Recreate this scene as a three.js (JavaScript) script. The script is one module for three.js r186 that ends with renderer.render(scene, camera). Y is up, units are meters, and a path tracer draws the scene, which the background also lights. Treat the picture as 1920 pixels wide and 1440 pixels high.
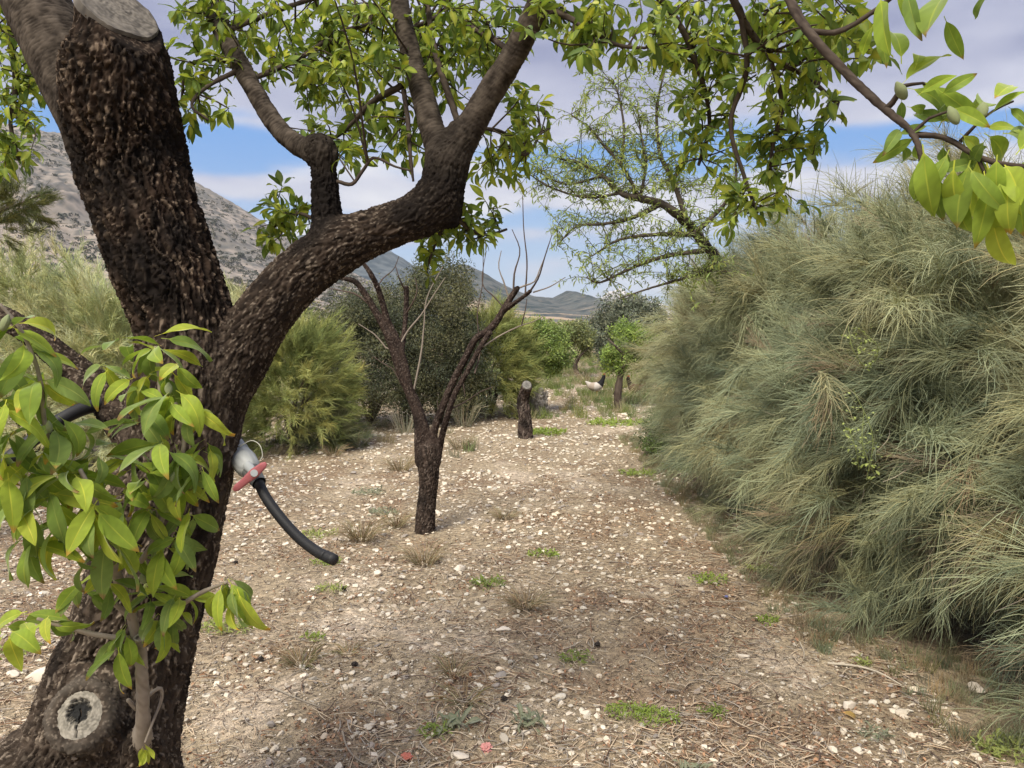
import * as THREE from 'three';
import { mergeGeometries } from 'three/addons/utils/BufferGeometryUtils.js';
import { createNoise3D } from 'simplex-noise';

// ------------------------------------------------------------------ camera, sky, sun, exposure
const F = 1443, PITCH = 4.75 * Math.PI / 180, EYE = new THREE.Vector3(0, 1.5, 0);
const scene = new THREE.Scene();
const camera = new THREE.PerspectiveCamera(2 * Math.atan(720 / F) * 180 / Math.PI, 4 / 3, 0.05, 20000);
camera.position.copy(EYE); camera.rotation.x = -PITCH;
const renderer = new THREE.WebGLRenderer({ antialias: true });
renderer.toneMapping = THREE.LinearToneMapping;
renderer.toneMappingExposure = 3.8;
renderer.shadowMap.enabled = true;
const SKY = 1 / 3.8;                                    // the sky is written as it looks in the picture
const sun = new THREE.DirectionalLight(new THREE.Color(1, 0.92, 0.78), 1.5);
sun.name = 'sun'; sun.position.set(-9, 27, 17); sun.castShadow = true; sun.shadow.radius = 58;
Object.assign(sun.shadow.camera, { left: -15, right: 15, top: 15, bottom: -15, near: 1, far: 90 });
scene.add(sun, sun.target);

const rngOf = (s) => () => { s = (s + 0x6d2b79f5) | 0; let t = Math.imul(s ^ (s >>> 15), 1 | s); t = (t + Math.imul(t ^ (t >>> 7), 61 | t)) ^ t; return ((t ^ (t >>> 14)) >>> 0) / 4294967296; };
let R = rngOf(7);
const seedR = (s) => { R = rngOf(s * 7919 + 13); };
const rr = (a, b) => a + (b - a) * R();
const rn = () => (R() + R() + R() - 1.5) / 0.75;
const N3 = createNoise3D(rngOf(11));
const clamp = (x, a = 0, b = 1) => Math.min(b, Math.max(a, x));
const sstep = (a, b, x) => { const t = clamp((x - a) / (b - a)); return t * t * (3 - 2 * t); };
const lerp = (a, b, t) => a + (b - a) * t;
const mix3 = (a, b, t) => [lerp(a[0], b[0], t), lerp(a[1], b[1], t), lerp(a[2], b[2], t)];
const fbm = (x, y, z, o = 4) => { let s = 0, a = 0.5, f = 1; for (let i = 0; i < o; i++) { s += a * N3(x * f, y * f, z * f); f *= 2.03; a *= 0.5; } return s; };
const vec = (x, y, z) => new THREE.Vector3(x, y, z);
const UPV = vec(0, 1, 0);

// a computed sky: broken grey deck above, blue gaps and white banks low down
{
  const W = 2048, H = 1024, data = new Float32Array(W * H * 4);
  const curve = (pts, x) => { for (let i = 1; i < pts.length; i++) if (x < pts[i][0]) { const t = (x - pts[i - 1][0]) / (pts[i][0] - pts[i - 1][0]); return lerp(pts[i - 1][1], pts[i][1], t * t * (3 - 2 * t)); } return pts[pts.length - 1][1]; };
  const COVER = [[0, 0.42], [2.5, 0.3], [4.6, 0.45], [6.3, 0.62], [7.3, 0.32], [9.2, 0.84], [10.4, 0.5], [12, 0.22], [13.6, 0.72], [15.5, 1.02], [90, 1.1]];
  for (let j = 0; j < H; j++) {
    const el = ((j + 0.5) / H - 0.5) * Math.PI, deg = el * 180 / Math.PI;
    for (let i = 0; i < W; i++) {
      const az = ((i + 0.5) / W - 0.5) * 2 * Math.PI, k = (j * W + i) * 4;
      let c = [0.5, 0.5, 0.52];
      if (deg > -1) {
        const cx = Math.cos(el) * Math.cos(az), cz = Math.cos(el) * Math.sin(az), sy = Math.sin(el), st = deg < 22 ? 13 : 13 - (deg - 22) * 0.05;
        const n = fbm(cx * 2.9, sy * st * 0.85, cz * 2.9, 6), n2 = fbm(cx * 2.2 + 7, sy * 5, cz * 2.2, 5), n3 = fbm(cx * 9, sy * 30, cz * 9 + 4, 4);
        const blue = mix3([0.52, 0.7, 0.9], [0.19, 0.42, 0.85], sstep(0, 14, deg));
        const deck = mix3([0.34, 0.37, 0.55], [0.64, 0.66, 0.8], clamp(0.46 + n2 * 1.25 + n3 * 0.3));
        const bank = mix3([0.52, 0.55, 0.72], [0.9, 0.9, 0.95], clamp(0.5 + n * 0.7 + n3 * 0.35));
        const cloud = mix3(bank, deck, sstep(11, 15.5, deg + n * 2));
        const cov = sstep(0.3, 0.7, curve(COVER, deg) + n * 0.62);
        c = mix3(blue, cloud, cov);
        c = mix3(c, [0.74, 0.8, 0.89], 0.45 * (1 - sstep(0, 5, deg)));
        const lift = 1 + 0.8 * sstep(22, 80, deg);      // brightness added above the frame for ambient light, as overcast decks have
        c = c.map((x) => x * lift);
      }
      data[k] = c[0] * SKY; data[k + 1] = c[1] * SKY; data[k + 2] = c[2] * SKY; data[k + 3] = 1;
    }
  }
  const t = new THREE.DataTexture(data, W, H, THREE.RGBAFormat, THREE.FloatType);
  t.mapping = THREE.EquirectangularReflectionMapping; t.magFilter = t.minFilter = THREE.LinearFilter; t.needsUpdate = true;
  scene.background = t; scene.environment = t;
}
scene.fog = new THREE.FogExp2(new THREE.Color(0.86, 0.92, 1.0), 0.00011);

// ------------------------------------------------------------------ helpers
const FW = vec(0, -Math.sin(PITCH), -Math.cos(PITCH)), UPC = vec(0, Math.cos(PITCH), -Math.sin(PITCH));
const at = (px, py, d) => EYE.clone().addScaledVector(FW, d).addScaledVector(UPC, (720 - py) / F * d).add(vec((px - 960) / F * d, 0, 0));
const groundY = (x, z) => { const d = Math.hypot(x, z); return 0.05 * fbm(x * 0.35, 0, z * 0.35, 3) + 0.012 * N3(x * 2.1, 3, z * 2.1) + (d > 60 ? 0.02 * (d - 60) * (0.3 + 0.4 * N3(x * 0.004, 1, z * 0.004)) * 0.25 : 0); };
const gnd = (px, py) => { const p = at(px, py, 1).sub(EYE), t = -EYE.y / p.y, x = p.x * t, z = p.z * t; return vec(x, groundY(x, z), z); };
const used = {};
const numbered = (n) => { const k = used[n] = (used[n] ?? -1) + 1; return k ? n + '_' + String(k).padStart(3, '0') : n; };
function tag(o, label, category, group, kind) { if (label) o.userData.label = label; if (category) o.userData.category = category; if (group) o.userData.group = group; if (kind) o.userData.kind = kind; return o; }
function thing(name, label, category, group, pos) { const o = new THREE.Group(); o.name = numbered(name); tag(o, label, category, group); if (pos) o.position.copy(pos); scene.add(o); return o; }
function mesh(name, geo, mat, parent, kind) {
  const m = new THREE.Mesh(geo, mat); m.name = parent ? name : numbered(name); m.castShadow = m.receiveShadow = true; if (kind) m.userData.kind = kind;
  (parent ?? scene).add(m); if (parent && !parent.isScene) m.position.sub(parent.isGroup && parent.parent === scene ? parent.position : vec(0, 0, 0)); return m;
}
const mat = (c, o = {}) => new THREE.MeshStandardMaterial({ color: Array.isArray(c) ? new THREE.Color().setRGB(...c) : c, roughness: 0.92, ...o });
const VC = mat([1, 1, 1], { vertexColors: true });
const barkMat = new THREE.MeshPhysicalMaterial({ vertexColors: true, roughness: 0.95, specularIntensity: 0.18 });

function buildGeo(pos, idx, col, uv) {
  const g = new THREE.BufferGeometry();
  g.setAttribute('position', new THREE.Float32BufferAttribute(pos, 3));
  if (col) g.setAttribute('color', new THREE.Float32BufferAttribute(col, 3));
  if (uv) g.setAttribute('uv', new THREE.Float32BufferAttribute(uv, 2));
  g.setIndex(idx); g.computeVertexNormals(); return g;
}
// resampled spline with radii and turning-free frames
function chainOf(pts, rads, step) {
  const cv = new THREE.CatmullRomCurve3(pts, false, 'centripetal'), n = Math.max(2, Math.ceil(cv.getLength() / step)), out = [];
  for (let i = 0; i <= n; i++) {
    const t = i / n, f = t * (pts.length - 1), k = Math.min(Math.floor(f), pts.length - 2);
    out.push({ p: cv.getPoint(t), r: lerp(rads[k], rads[k + 1], sstep(0, 1, f - k) * 0.5 + (f - k) * 0.5), t });
  }
  let s = 0, nrm = null;
  for (let i = 0; i <= n; i++) {
    const T = out[Math.min(i + 1, n)].p.clone().sub(out[Math.max(i - 1, 0)].p).normalize();
    if (!nrm) { nrm = Math.abs(T.y) < 0.9 ? vec(0, 1, 0) : vec(1, 0, 0); }
    nrm = nrm.clone().addScaledVector(T, -nrm.dot(T)).normalize();
    if (i) s += out[i].p.distanceTo(out[i - 1].p);
    Object.assign(out[i], { T, N: nrm, B: T.clone().cross(nrm), s });
  }
  return out;
}
// swept branch; wob roughens it, color(a, s, rel) paints its bark
function tubeArrays(pts, rads, seg, step, o = {}) {
  const ch = chainOf(pts, rads, step), pos = [], col = [], idx = [], ph = o.seed ?? 0;
  ch.forEach((c, i) => {
    for (let k = 0; k < seg; k++) {
      const a = k / seg * 2 * Math.PI, ca = Math.cos(a), sa = Math.sin(a);
      const w = o.wob ? 1 + o.wob * N3(ca * 1.6 + ph, sa * 1.6, c.s / Math.max(c.r, 0.004) * 0.55 + ph) : 1;
      const v = c.p.clone().addScaledVector(c.N, ca * c.r * w).addScaledVector(c.B, sa * c.r * w);
      pos.push(v.x, v.y, v.z);
      const q = o.color ? (typeof o.color === 'function' ? o.color(ca, sa, c.s, c.t) : o.color) : [1, 1, 1]; col.push(...q);
      if (i) { const A = (i - 1) * seg + k, B = (i - 1) * seg + (k + 1) % seg; idx.push(A, B, A + seg, B, B + seg, A + seg); }
    }
  });
  const e = ch.length - 1, ends = [[ch[0].p, 0, true], [ch[e].p.clone().addScaledVector(ch[e].T, ch[e].r * 0.4), e * seg, false]];
  for (const [p, b, rev] of ends) { const c = pos.length / 3; pos.push(p.x, p.y, p.z); col.push(...col.slice(b * 3, b * 3 + 3)); for (let k = 0; k < seg; k++) idx.push(...(rev ? [c, b + (k + 1) % seg, b + k] : [c, b + k, b + (k + 1) % seg])); }
  return { pos, col, idx };
}
const tube = (pts, rads, seg = 10, step = 0.03, o = {}) => { const t = tubeArrays(pts, rads, seg, step, o); return buildGeo(t.pos, t.idx, t.col); };
class Bag { constructor() { this.pos = []; this.col = []; this.idx = []; } add(t) { const b = this.pos.length / 3; for (const x of t.pos) this.pos.push(x); for (const x of t.col) this.col.push(x); for (const x of t.idx) this.idx.push(x + b); } geo() { return buildGeo(this.pos, this.idx, this.col); } }

// smooth union of tapered chains -> surface nets -> bark relief and colour
function flesh(chains, cell, o) {
  const lo = vec(1e9, 1e9, 1e9), hi = vec(-1e9, -1e9, -1e9);
  for (const c of chains) for (const q of c.pts) { const m = q.r + 4 * cell; lo.min(q.p.clone().subScalar(m)); hi.max(q.p.clone().addScalar(m)); }
  const nx = Math.ceil((hi.x - lo.x) / cell) + 2, ny = Math.ceil((hi.y - lo.y) / cell) + 2, nz = Math.ceil((hi.z - lo.z) / cell) + 2, n = nx * ny * nz;
  const D = new Float32Array(n).fill(1), C = new Float32Array(n), K = o.k ?? 0.03, sxy = nx * ny;
  const join = (c) => {
    C.fill(1);
    for (let s = 0; s + 1 < c.pts.length; s++) {
      const A = c.pts[s], B = c.pts[s + 1], m = Math.max(A.r, B.r) + Math.max(3 * cell, K);
      const bx = B.p.x - A.p.x, by = B.p.y - A.p.y, bz = B.p.z - A.p.z, l2 = bx * bx + by * by + bz * bz || 1e-9;
      const i0 = Math.max(0, Math.floor((Math.min(A.p.x, B.p.x) - m - lo.x) / cell)), i1 = Math.min(nx - 1, Math.ceil((Math.max(A.p.x, B.p.x) + m - lo.x) / cell));
      const j0 = Math.max(0, Math.floor((Math.min(A.p.y, B.p.y) - m - lo.y) / cell)), j1 = Math.min(ny - 1, Math.ceil((Math.max(A.p.y, B.p.y) + m - lo.y) / cell));
      const k0 = Math.max(0, Math.floor((Math.min(A.p.z, B.p.z) - m - lo.z) / cell)), k1 = Math.min(nz - 1, Math.ceil((Math.max(A.p.z, B.p.z) + m - lo.z) / cell));
      for (let k = k0; k <= k1; k++) for (let j = j0; j <= j1; j++) for (let i = i0; i <= i1; i++) {
        const x = lo.x + i * cell - A.p.x, y = lo.y + j * cell - A.p.y, z = lo.z + k * cell - A.p.z;
        let t = (x * bx + y * by + z * bz) / l2; t = t < 0 ? 0 : t > 1 ? 1 : t;
        const dx = x - bx * t, dy = y - by * t, dz = z - bz * t, d = Math.sqrt(dx * dx + dy * dy + dz * dz) - (A.r + (B.r - A.r) * t), q = k * sxy + j * nx + i;
        if (d < C[q]) C[q] = d;
      }
    }
    for (let q = 0; q < n; q++) { const a = D[q], b = C[q]; if (b >= 1) continue; const h = Math.max(K - Math.abs(a - b), 0) / K; D[q] = Math.min(a, b) - h * h * K * 0.25; }
  };
  chains.forEach((c) => c.late || join(c));
  for (const cut of o.cuts ?? []) for (let k = 0; k < nz; k++) for (let j = 0; j < ny; j++) for (let i = 0; i < nx; i++) {
    const x = lo.x + i * cell - cut.p.x, y = lo.y + j * cell - cut.p.y, z = lo.z + k * cell - cut.p.z;
    if (x * x + y * y + z * z < cut.r * cut.r) { const q = k * sxy + j * nx + i, h = x * cut.n.x + y * cut.n.y + z * cut.n.z; if (h > D[q]) D[q] = h; }
  }
  chains.forEach((c) => c.late && join(c));
  const vid = new Int32Array(n).fill(-1), pos = [], idx = [];
  const off = [0, 1, nx, nx + 1, sxy, sxy + 1, sxy + nx, sxy + nx + 1], ed = [[0, 1], [0, 2], [0, 4], [1, 3], [1, 5], [2, 3], [2, 6], [3, 7], [4, 5], [4, 6], [5, 7], [6, 7]];
  for (let k = 0; k < nz - 1; k++) for (let j = 0; j < ny - 1; j++) for (let i = 0; i < nx - 1; i++) {
    const q = k * sxy + j * nx + i; let m = 0; for (let e = 0; e < 8; e++) if (D[q + off[e]] < 0) m |= 1 << e;
    if (m === 0 || m === 255) continue;
    let x = 0, y = 0, z = 0, c = 0;
    for (const [a, b] of ed) { if (((m >> a) & 1) === ((m >> b) & 1)) continue; const da = D[q + off[a]], t = da / (da - D[q + off[b]]); x += (a & 1) + ((b & 1) - (a & 1)) * t; y += ((a >> 1) & 1) + (((b >> 1) & 1) - ((a >> 1) & 1)) * t; z += (a >> 2) + ((b >> 2) - (a >> 2)) * t; c++; }
    vid[q] = pos.length / 3; pos.push(lo.x + (i + x / c) * cell, lo.y + (j + y / c) * cell, lo.z + (k + z / c) * cell);
  }
  for (let k = 1; k < nz - 1; k++) for (let j = 1; j < ny - 1; j++) for (let i = 1; i < nx - 1; i++) {
    const q = k * sxy + j * nx + i, s = D[q] < 0;
    for (const [step, u, v] of [[1, nx, sxy], [nx, sxy, 1], [sxy, 1, nx]]) if (s !== D[q + step] < 0) {
      const a = vid[q], b = vid[q - u], c = vid[q - u - v], d = vid[q - v]; if (a < 0 || b < 0 || c < 0 || d < 0) continue;
      s ? idx.push(a, b, c, a, c, d) : idx.push(a, c, b, a, d, c);
    }
  }
  const g = buildGeo(pos, idx), P = g.attributes.position, NN = g.attributes.normal, col = new Float32Array(P.count * 3);
  const flat = chains.map((c) => c.pts);
  for (let v = 0; v < P.count; v++) {
    const x = P.getX(v), y = P.getY(v), z = P.getZ(v); let near = [], dm = 1e9;
    flat.forEach((pts, ci) => {
      let bd = 1e9, bk = 0; for (let k = 0; k < pts.length; k++) { const q = pts[k].p, d = (q.x - x) ** 2 + (q.y - y) ** 2 + (q.z - z) ** 2; if (d < bd) { bd = d; bk = k; } }
      const d = Math.sqrt(bd) - pts[bk].r; if (d < 0.08) near.push([d, ci, bk]); if (d < dm) dm = d;
    });
    let h = 0, cc = [0, 0, 0], W = 0;
    for (const [d, ci, bk] of near) {
      const w = Math.exp(-(d - dm) / 0.012); if (w < 0.04) continue;
      const q = flat[ci][bk], ex = x - q.p.x, ey = y - q.p.y, ez = z - q.p.z, a = ex * q.N.x + ey * q.N.y + ez * q.N.z, b = ex * q.B.x + ey * q.B.y + ez * q.B.z, s = q.s + ex * q.T.x + ey * q.T.y + ez * q.T.z;
      const [hh, c3] = chains[ci].bark(a, b, s, q.r); h += w * hh; for (let e = 0; e < 3; e++) cc[e] += w * c3[e]; W += w;
    }
    if (W) { h /= W; cc = cc.map((c) => c / W); }
    let quiet = 1; for (const cut of o.cuts ?? []) { const e = Math.abs((x - cut.p.x) * cut.n.x + (y - cut.p.y) * cut.n.y + (z - cut.p.z) * cut.n.z), l = Math.hypot(x - cut.p.x, y - cut.p.y, z - cut.p.z); if (l < cut.r && e < 0.004) quiet = 0; else if (l < (cut.calm ?? 0)) quiet = Math.min(quiet, cut.still ?? 0.4); }
    P.setXYZ(v, x + NN.getX(v) * h * quiet, y + NN.getY(v) * h * quiet, z + NN.getZ(v) * h * quiet);
    col.set(cc, v * 3);
  }
  g.setAttribute('color', new THREE.BufferAttribute(col, 3)); g.computeVertexNormals(); return g;
}
// rough almond bark: long plates, narrow cracks, pale flakes
const roughBark = (amp, base, plate, fleck, f = 1, black = 0) => (a, b, s, r) => {
  const w = 0.014 * N3(a * 11, b * 11, s * 6 + 3), w2 = 0.004 * N3(a * 50, b * 50, s * 26), A = (a + w + w2) * f, B = (b - w + w2) * f, S = s * f;
  const n1 = N3(A * 36, B * 36, S * 5), n2 = N3(A * 78 + 5, B * 78, S * 11), n3 = N3(A * 150, B * 150, S * 40 + 9), n4 = N3(A * 20, B * 20 + 7, S * 30), lump = N3(a * 6, b * 6, s * 4);
  const g1 = Math.min(1, Math.abs(n1) * 3.6), g2 = Math.min(1, Math.abs(n2) * 2.6), g4 = Math.min(1, Math.abs(n4) * 6);
  const h = amp * (0.75 * g1 + 0.45 * g2 * g1 + 0.16 * g4 + 0.35 * n3 + 0.5 * lump - 1.05);
  const t = clamp(0.36 + 0.6 * N3(A * 40 + 9, B * 40, S * 6) + 0.45 * n2), k = sstep(0.34, 0.66, N3(A * 95, B * 95 + 4, S * 16) * 0.75 + n3 * 0.45);
  let c = mix3(base, plate, t); c = mix3(c, fleck, k * 0.8);
  const soot = sstep(0.1, 0.5, N3(a * 5 + 2, b * 5, s * 3.5) * 0.6 + black); c = mix3(c, [0.01, 0.008, 0.007], soot * 0.85);
  return [h, c];
};
const smoothBark = (amp, base, light) => (a, b, s) => {
  const l = N3(a * 30, b * 30, s * 160), m = N3(a * 24, b * 24, s * 16 + 3), k = N3(a * 60, b * 60, s * 90);
  return [amp * (0.4 * l + 0.6 * m + 0.3 * k), mix3(base, light, clamp(0.45 + 0.4 * m + 0.35 * l + 0.2 * k))];
};
const pchain = (list, bark, step = 0.02, dd = 2) => ({ pts: chainOf(list.map(([x, y, , d]) => at(x, y, d ?? dd)), list.map(([, , r, d]) => r / F * (d ?? dd)), step), bark });

// ------------------------------------------------------------------ foliage pieces
function leafGeo(L, W, o, nu, near) {
  const cols = near ? [-1, -0.55, -0.09, 0, 0.09, 0.55, 1] : [-1, 0, 1], pos = [], col = [], idx = [], m = cols.length, pet = o.pet ?? 0.15;
  let y = 0, z = 0, th = -(o.lift ?? 0.1);
  for (let i = 0; i <= nu; i++) {
    const t = i / nu, ds = L / nu; if (i) { th += o.curl / nu * (0.4 + 1.2 * t); z += Math.cos(th) * ds; y -= Math.sin(th) * ds; }
    const u = clamp((t - pet) / (1 - pet)), w = Math.max(near ? 0.0009 : 0.0012, W / 2 * 3.05 * Math.pow(u, 0.7) * Math.pow(1 - u, 0.95));
    cols.forEach((c) => {
      const f = Math.abs(c), up = f * w * o.fold + (Math.sin(t * 8.5 + (c > 0 ? 1.9 : 0) + o.ph) * o.wave + (near ? 0.008 * Math.sin(t * 42 - f * 5) * (1 - f) * (f > 0.05 ? 1 : 0) : 0)) * L * (near ? Math.max(f, 0.3) : f) * (u > 0 ? 1 : 0), tw = o.twist * t;
      const px = c * w * Math.cos(tw) - up * Math.sin(tw), pn = up * Math.cos(tw) + c * w * Math.sin(tw);
      pos.push(px + o.side * t * t * L, y + pn * Math.cos(th), z + pn * Math.sin(th));
      const v = 1 + 0.1 * Math.sin(t * 60 - f * 7) * (near ? f : 0) + (near ? 0.14 * N3(c * 2 + o.ph, t * 5, o.ph) : 0), rib = f < 0.05 || u <= 0;
      const tip = near && o.ph > 5.5 && t > 0.9 ? 1 : 0; col.push((rib ? 1.7 : v) * (1 + 0.3 * tip), (rib ? 1.4 : v) * (1 - 0.35 * tip), rib ? 1.6 : v);
    });
    if (i) for (let j = 0; j < m - 1; j++) { const a = (i - 1) * m + j; idx.push(a, a + m, a + 1, a + 1, a + m, a + m + 1); }
  }
  return buildGeo(pos, idx, col);
}
const leafVariants = (n, L, W, nu, near, seed, droop = 1) => { seedR(seed); return Array.from({ length: n }, () => leafGeo(L * rr(0.92, 1.08), W * rr(0.85, 1.15), { curl: rr(0.2, 2.3) * droop, fold: rr(0.05, 0.45), wave: rr(0.012, 0.042), ph: rr(0, 9), twist: rr(-0.7, 0.7), side: rr(-0.22, 0.22), lift: rr(0, 0.4) }, nu, near)); };
const leafMat = (c, o = {}) => new THREE.MeshPhysicalMaterial({ color: new THREE.Color().setRGB(...c), vertexColors: true, roughness: 0.93, transmission: 0.5, thickness: 0, specularIntensity: 0.5, clearcoat: 0.13, clearcoatRoughness: 0.36, side: THREE.DoubleSide, ...o });
const _m = new THREE.Matrix4();
function basis(dir, up, roll = 0) { const z = dir.clone().normalize(); let x = up.clone().cross(z); if (x.lengthSq() < 1e-6) x = vec(1, 0, 0).cross(z); x.normalize(); const y = z.clone().cross(x); if (roll) { const c = Math.cos(roll), s = Math.sin(roll), x2 = x.clone().multiplyScalar(c).addScaledVector(y, s); y.multiplyScalar(c).addScaledVector(x, -s); x.copy(x2); } return _m.clone().makeBasis(x, y, z); }
const place = (p, dir, s, roll = 0, up = UPV) => { const m = basis(dir, up, roll); m.scale(typeof s === 'number' ? vec(s, s, s) : s); m.setPosition(p); return m; };
function instanced(name, geos, mats, list, parent, kind) {   // list: [matrix, [r, g, b]]; one InstancedMesh for each shape
  const out = [];
  geos.forEach((g, k) => {
    const own = list.filter((_, i) => i % geos.length === k); if (!own.length) return;
    const m = new THREE.InstancedMesh(g, Array.isArray(mats) ? mats[k % mats.length] : mats, own.length); m.name = parent ? name : numbered(name); m.castShadow = m.receiveShadow = true; if (kind) m.userData.kind = kind;
    own.forEach(([mx, c], i) => { m.setMatrixAt(i, mx); m.setColorAt(i, new THREE.Color().setRGB(...c)); });
    (parent ?? scene).add(m); if (parent?.isGroup) m.position.sub(parent.position); out.push(m);
  });
  return out;
}
const vary = (c, v, hue = 0) => { const k = 1 + rn() * v * 0.6, h = rn() * hue; return [c[0] * k * (1 + h), c[1] * k, c[2] * k * (1 - h)]; };
const ballDir = () => { const v = vec(rn(), rn(), rn()); return v.lengthSq() < 1e-6 ? vec(0, 1, 0) : v.normalize(); };
// a bunch of wiry drooping shoots along +z, each a thin three-sided tube
function wispGeo(n, stem, L0, L1, rad, spread, droop, segs, seed) {
  seedR(seed); const bag = new Bag();
  for (let k = 0; k < n; k++) {
    const t0 = R() ** 1.3, base = vec(rn() * 0.01, -droop * 0.3 * t0 * t0 * stem, t0 * stem), L = rr(L0, L1), az = rr(0, 6.283), sp = spread * rr(0.3, 1.2);
    let d = vec(Math.cos(az) * sp, Math.sin(az) * sp + 0.1, 1).normalize(), p = base; const pts = [p], w = vec(rn(), rn(), rn()).multiplyScalar(0.16);
    for (let i = 0; i < segs; i++) { p = p.clone().addScaledVector(d, L / segs); pts.push(p); d = d.clone().add(vec(0, -droop / segs * 1.4, 0)).addScaledVector(w, 1).add(ballDir().multiplyScalar(0.14)).normalize(); }
    const tone = rr(0.75, 1.3), warm = rr(0.94, 1.08), pos = [], col = [], idx = [];
    pts.forEach((q, i) => { const r = rad * (1 - 0.65 * i / segs) * rr(0.85, 1.15); for (let e = 0; e < 3; e++) { const a = e * 2.0944 + k; pos.push(q.x + Math.cos(a) * r, q.y + Math.sin(a) * r, q.z + Math.sin(a + 1) * r * 0.3); col.push(tone * warm, tone, tone / warm); if (i) { const A = (i - 1) * 3 + e, B = (i - 1) * 3 + (e + 1) % 3; idx.push(A, B, A + 3, B, B + 3, A + 3); } } });
    bag.add({ pos, col, idx });
  }
  return bag.geo();
}
// a puff of small leaves round the origin
function puffGeo(n, rad, L, W, seed, out = 0.6) {
  seedR(seed); const pos = [], col = [], idx = [];
  for (let k = 0; k < n; k++) {
    const c = ballDir().multiplyScalar(rad * Math.cbrt(R())), d = c.clone().normalize().multiplyScalar(out).add(ballDir()).normalize(), s = d.clone().cross(ballDir()).normalize(), u = d.clone().cross(s), l = L * rr(0.7, 1.25), w = W * rr(0.7, 1.2) / 2, b = pos.length / 3, q = rr(0.75, 1.25);
    for (const [f, e, h] of [[0, 0, 0], [0.45, 1, 0.1], [0.45, -1, 0.1], [1, 0, -0.12]]) { const p = c.clone().addScaledVector(d, f * l).addScaledVector(s, e * w).addScaledVector(u, h * l); pos.push(p.x, p.y, p.z); col.push(q, q, q); }
    idx.push(b, b + 1, b + 2, b + 1, b + 3, b + 2);
  }
  return buildGeo(pos, idx, col);
}
const mergedTris = () => { let t = 0; scene.traverse((o) => { if (o.isMesh && !o.isInstancedMesh) t += (o.geometry.index ?? o.geometry.attributes.position).count / 3; }); return t; };
// ------------------------------------------------------------------ ground, gravel, litter
const soil = (x, z) => {   // colour of the earth: tan soil, pale bare patches, reddish leaf litter
  const a = fbm(x * 0.55, 5, z * 0.55, 4), b = fbm(x * 1.7 + 3, 9, z * 1.7, 3), c = fbm(x * 0.23 - 4, 2, z * 0.23, 3);
  let q = mix3([0.34, 0.268, 0.178], [0.5, 0.415, 0.29], clamp(0.5 + a * 0.9));
  q = mix3(q, [0.29, 0.2, 0.125], 0.7 * sstep(0.02, 0.4, b + c * 0.5));
  q = mix3(q, [0.62, 0.52, 0.4], sstep(0.22, 0.5, a * 0.8 - b * 0.7));
  const d = Math.hypot(x, z);
  if (d > 15) { const f = fbm(x * 0.02, 4, z * 0.02, 4), g = mix3([0.17, 0.17, 0.085], [0.42, 0.32, 0.21], sstep(-0.12, 0.3, f)); q = mix3(q, g, sstep(15, 32, d)); }
  return q;
};
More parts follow.
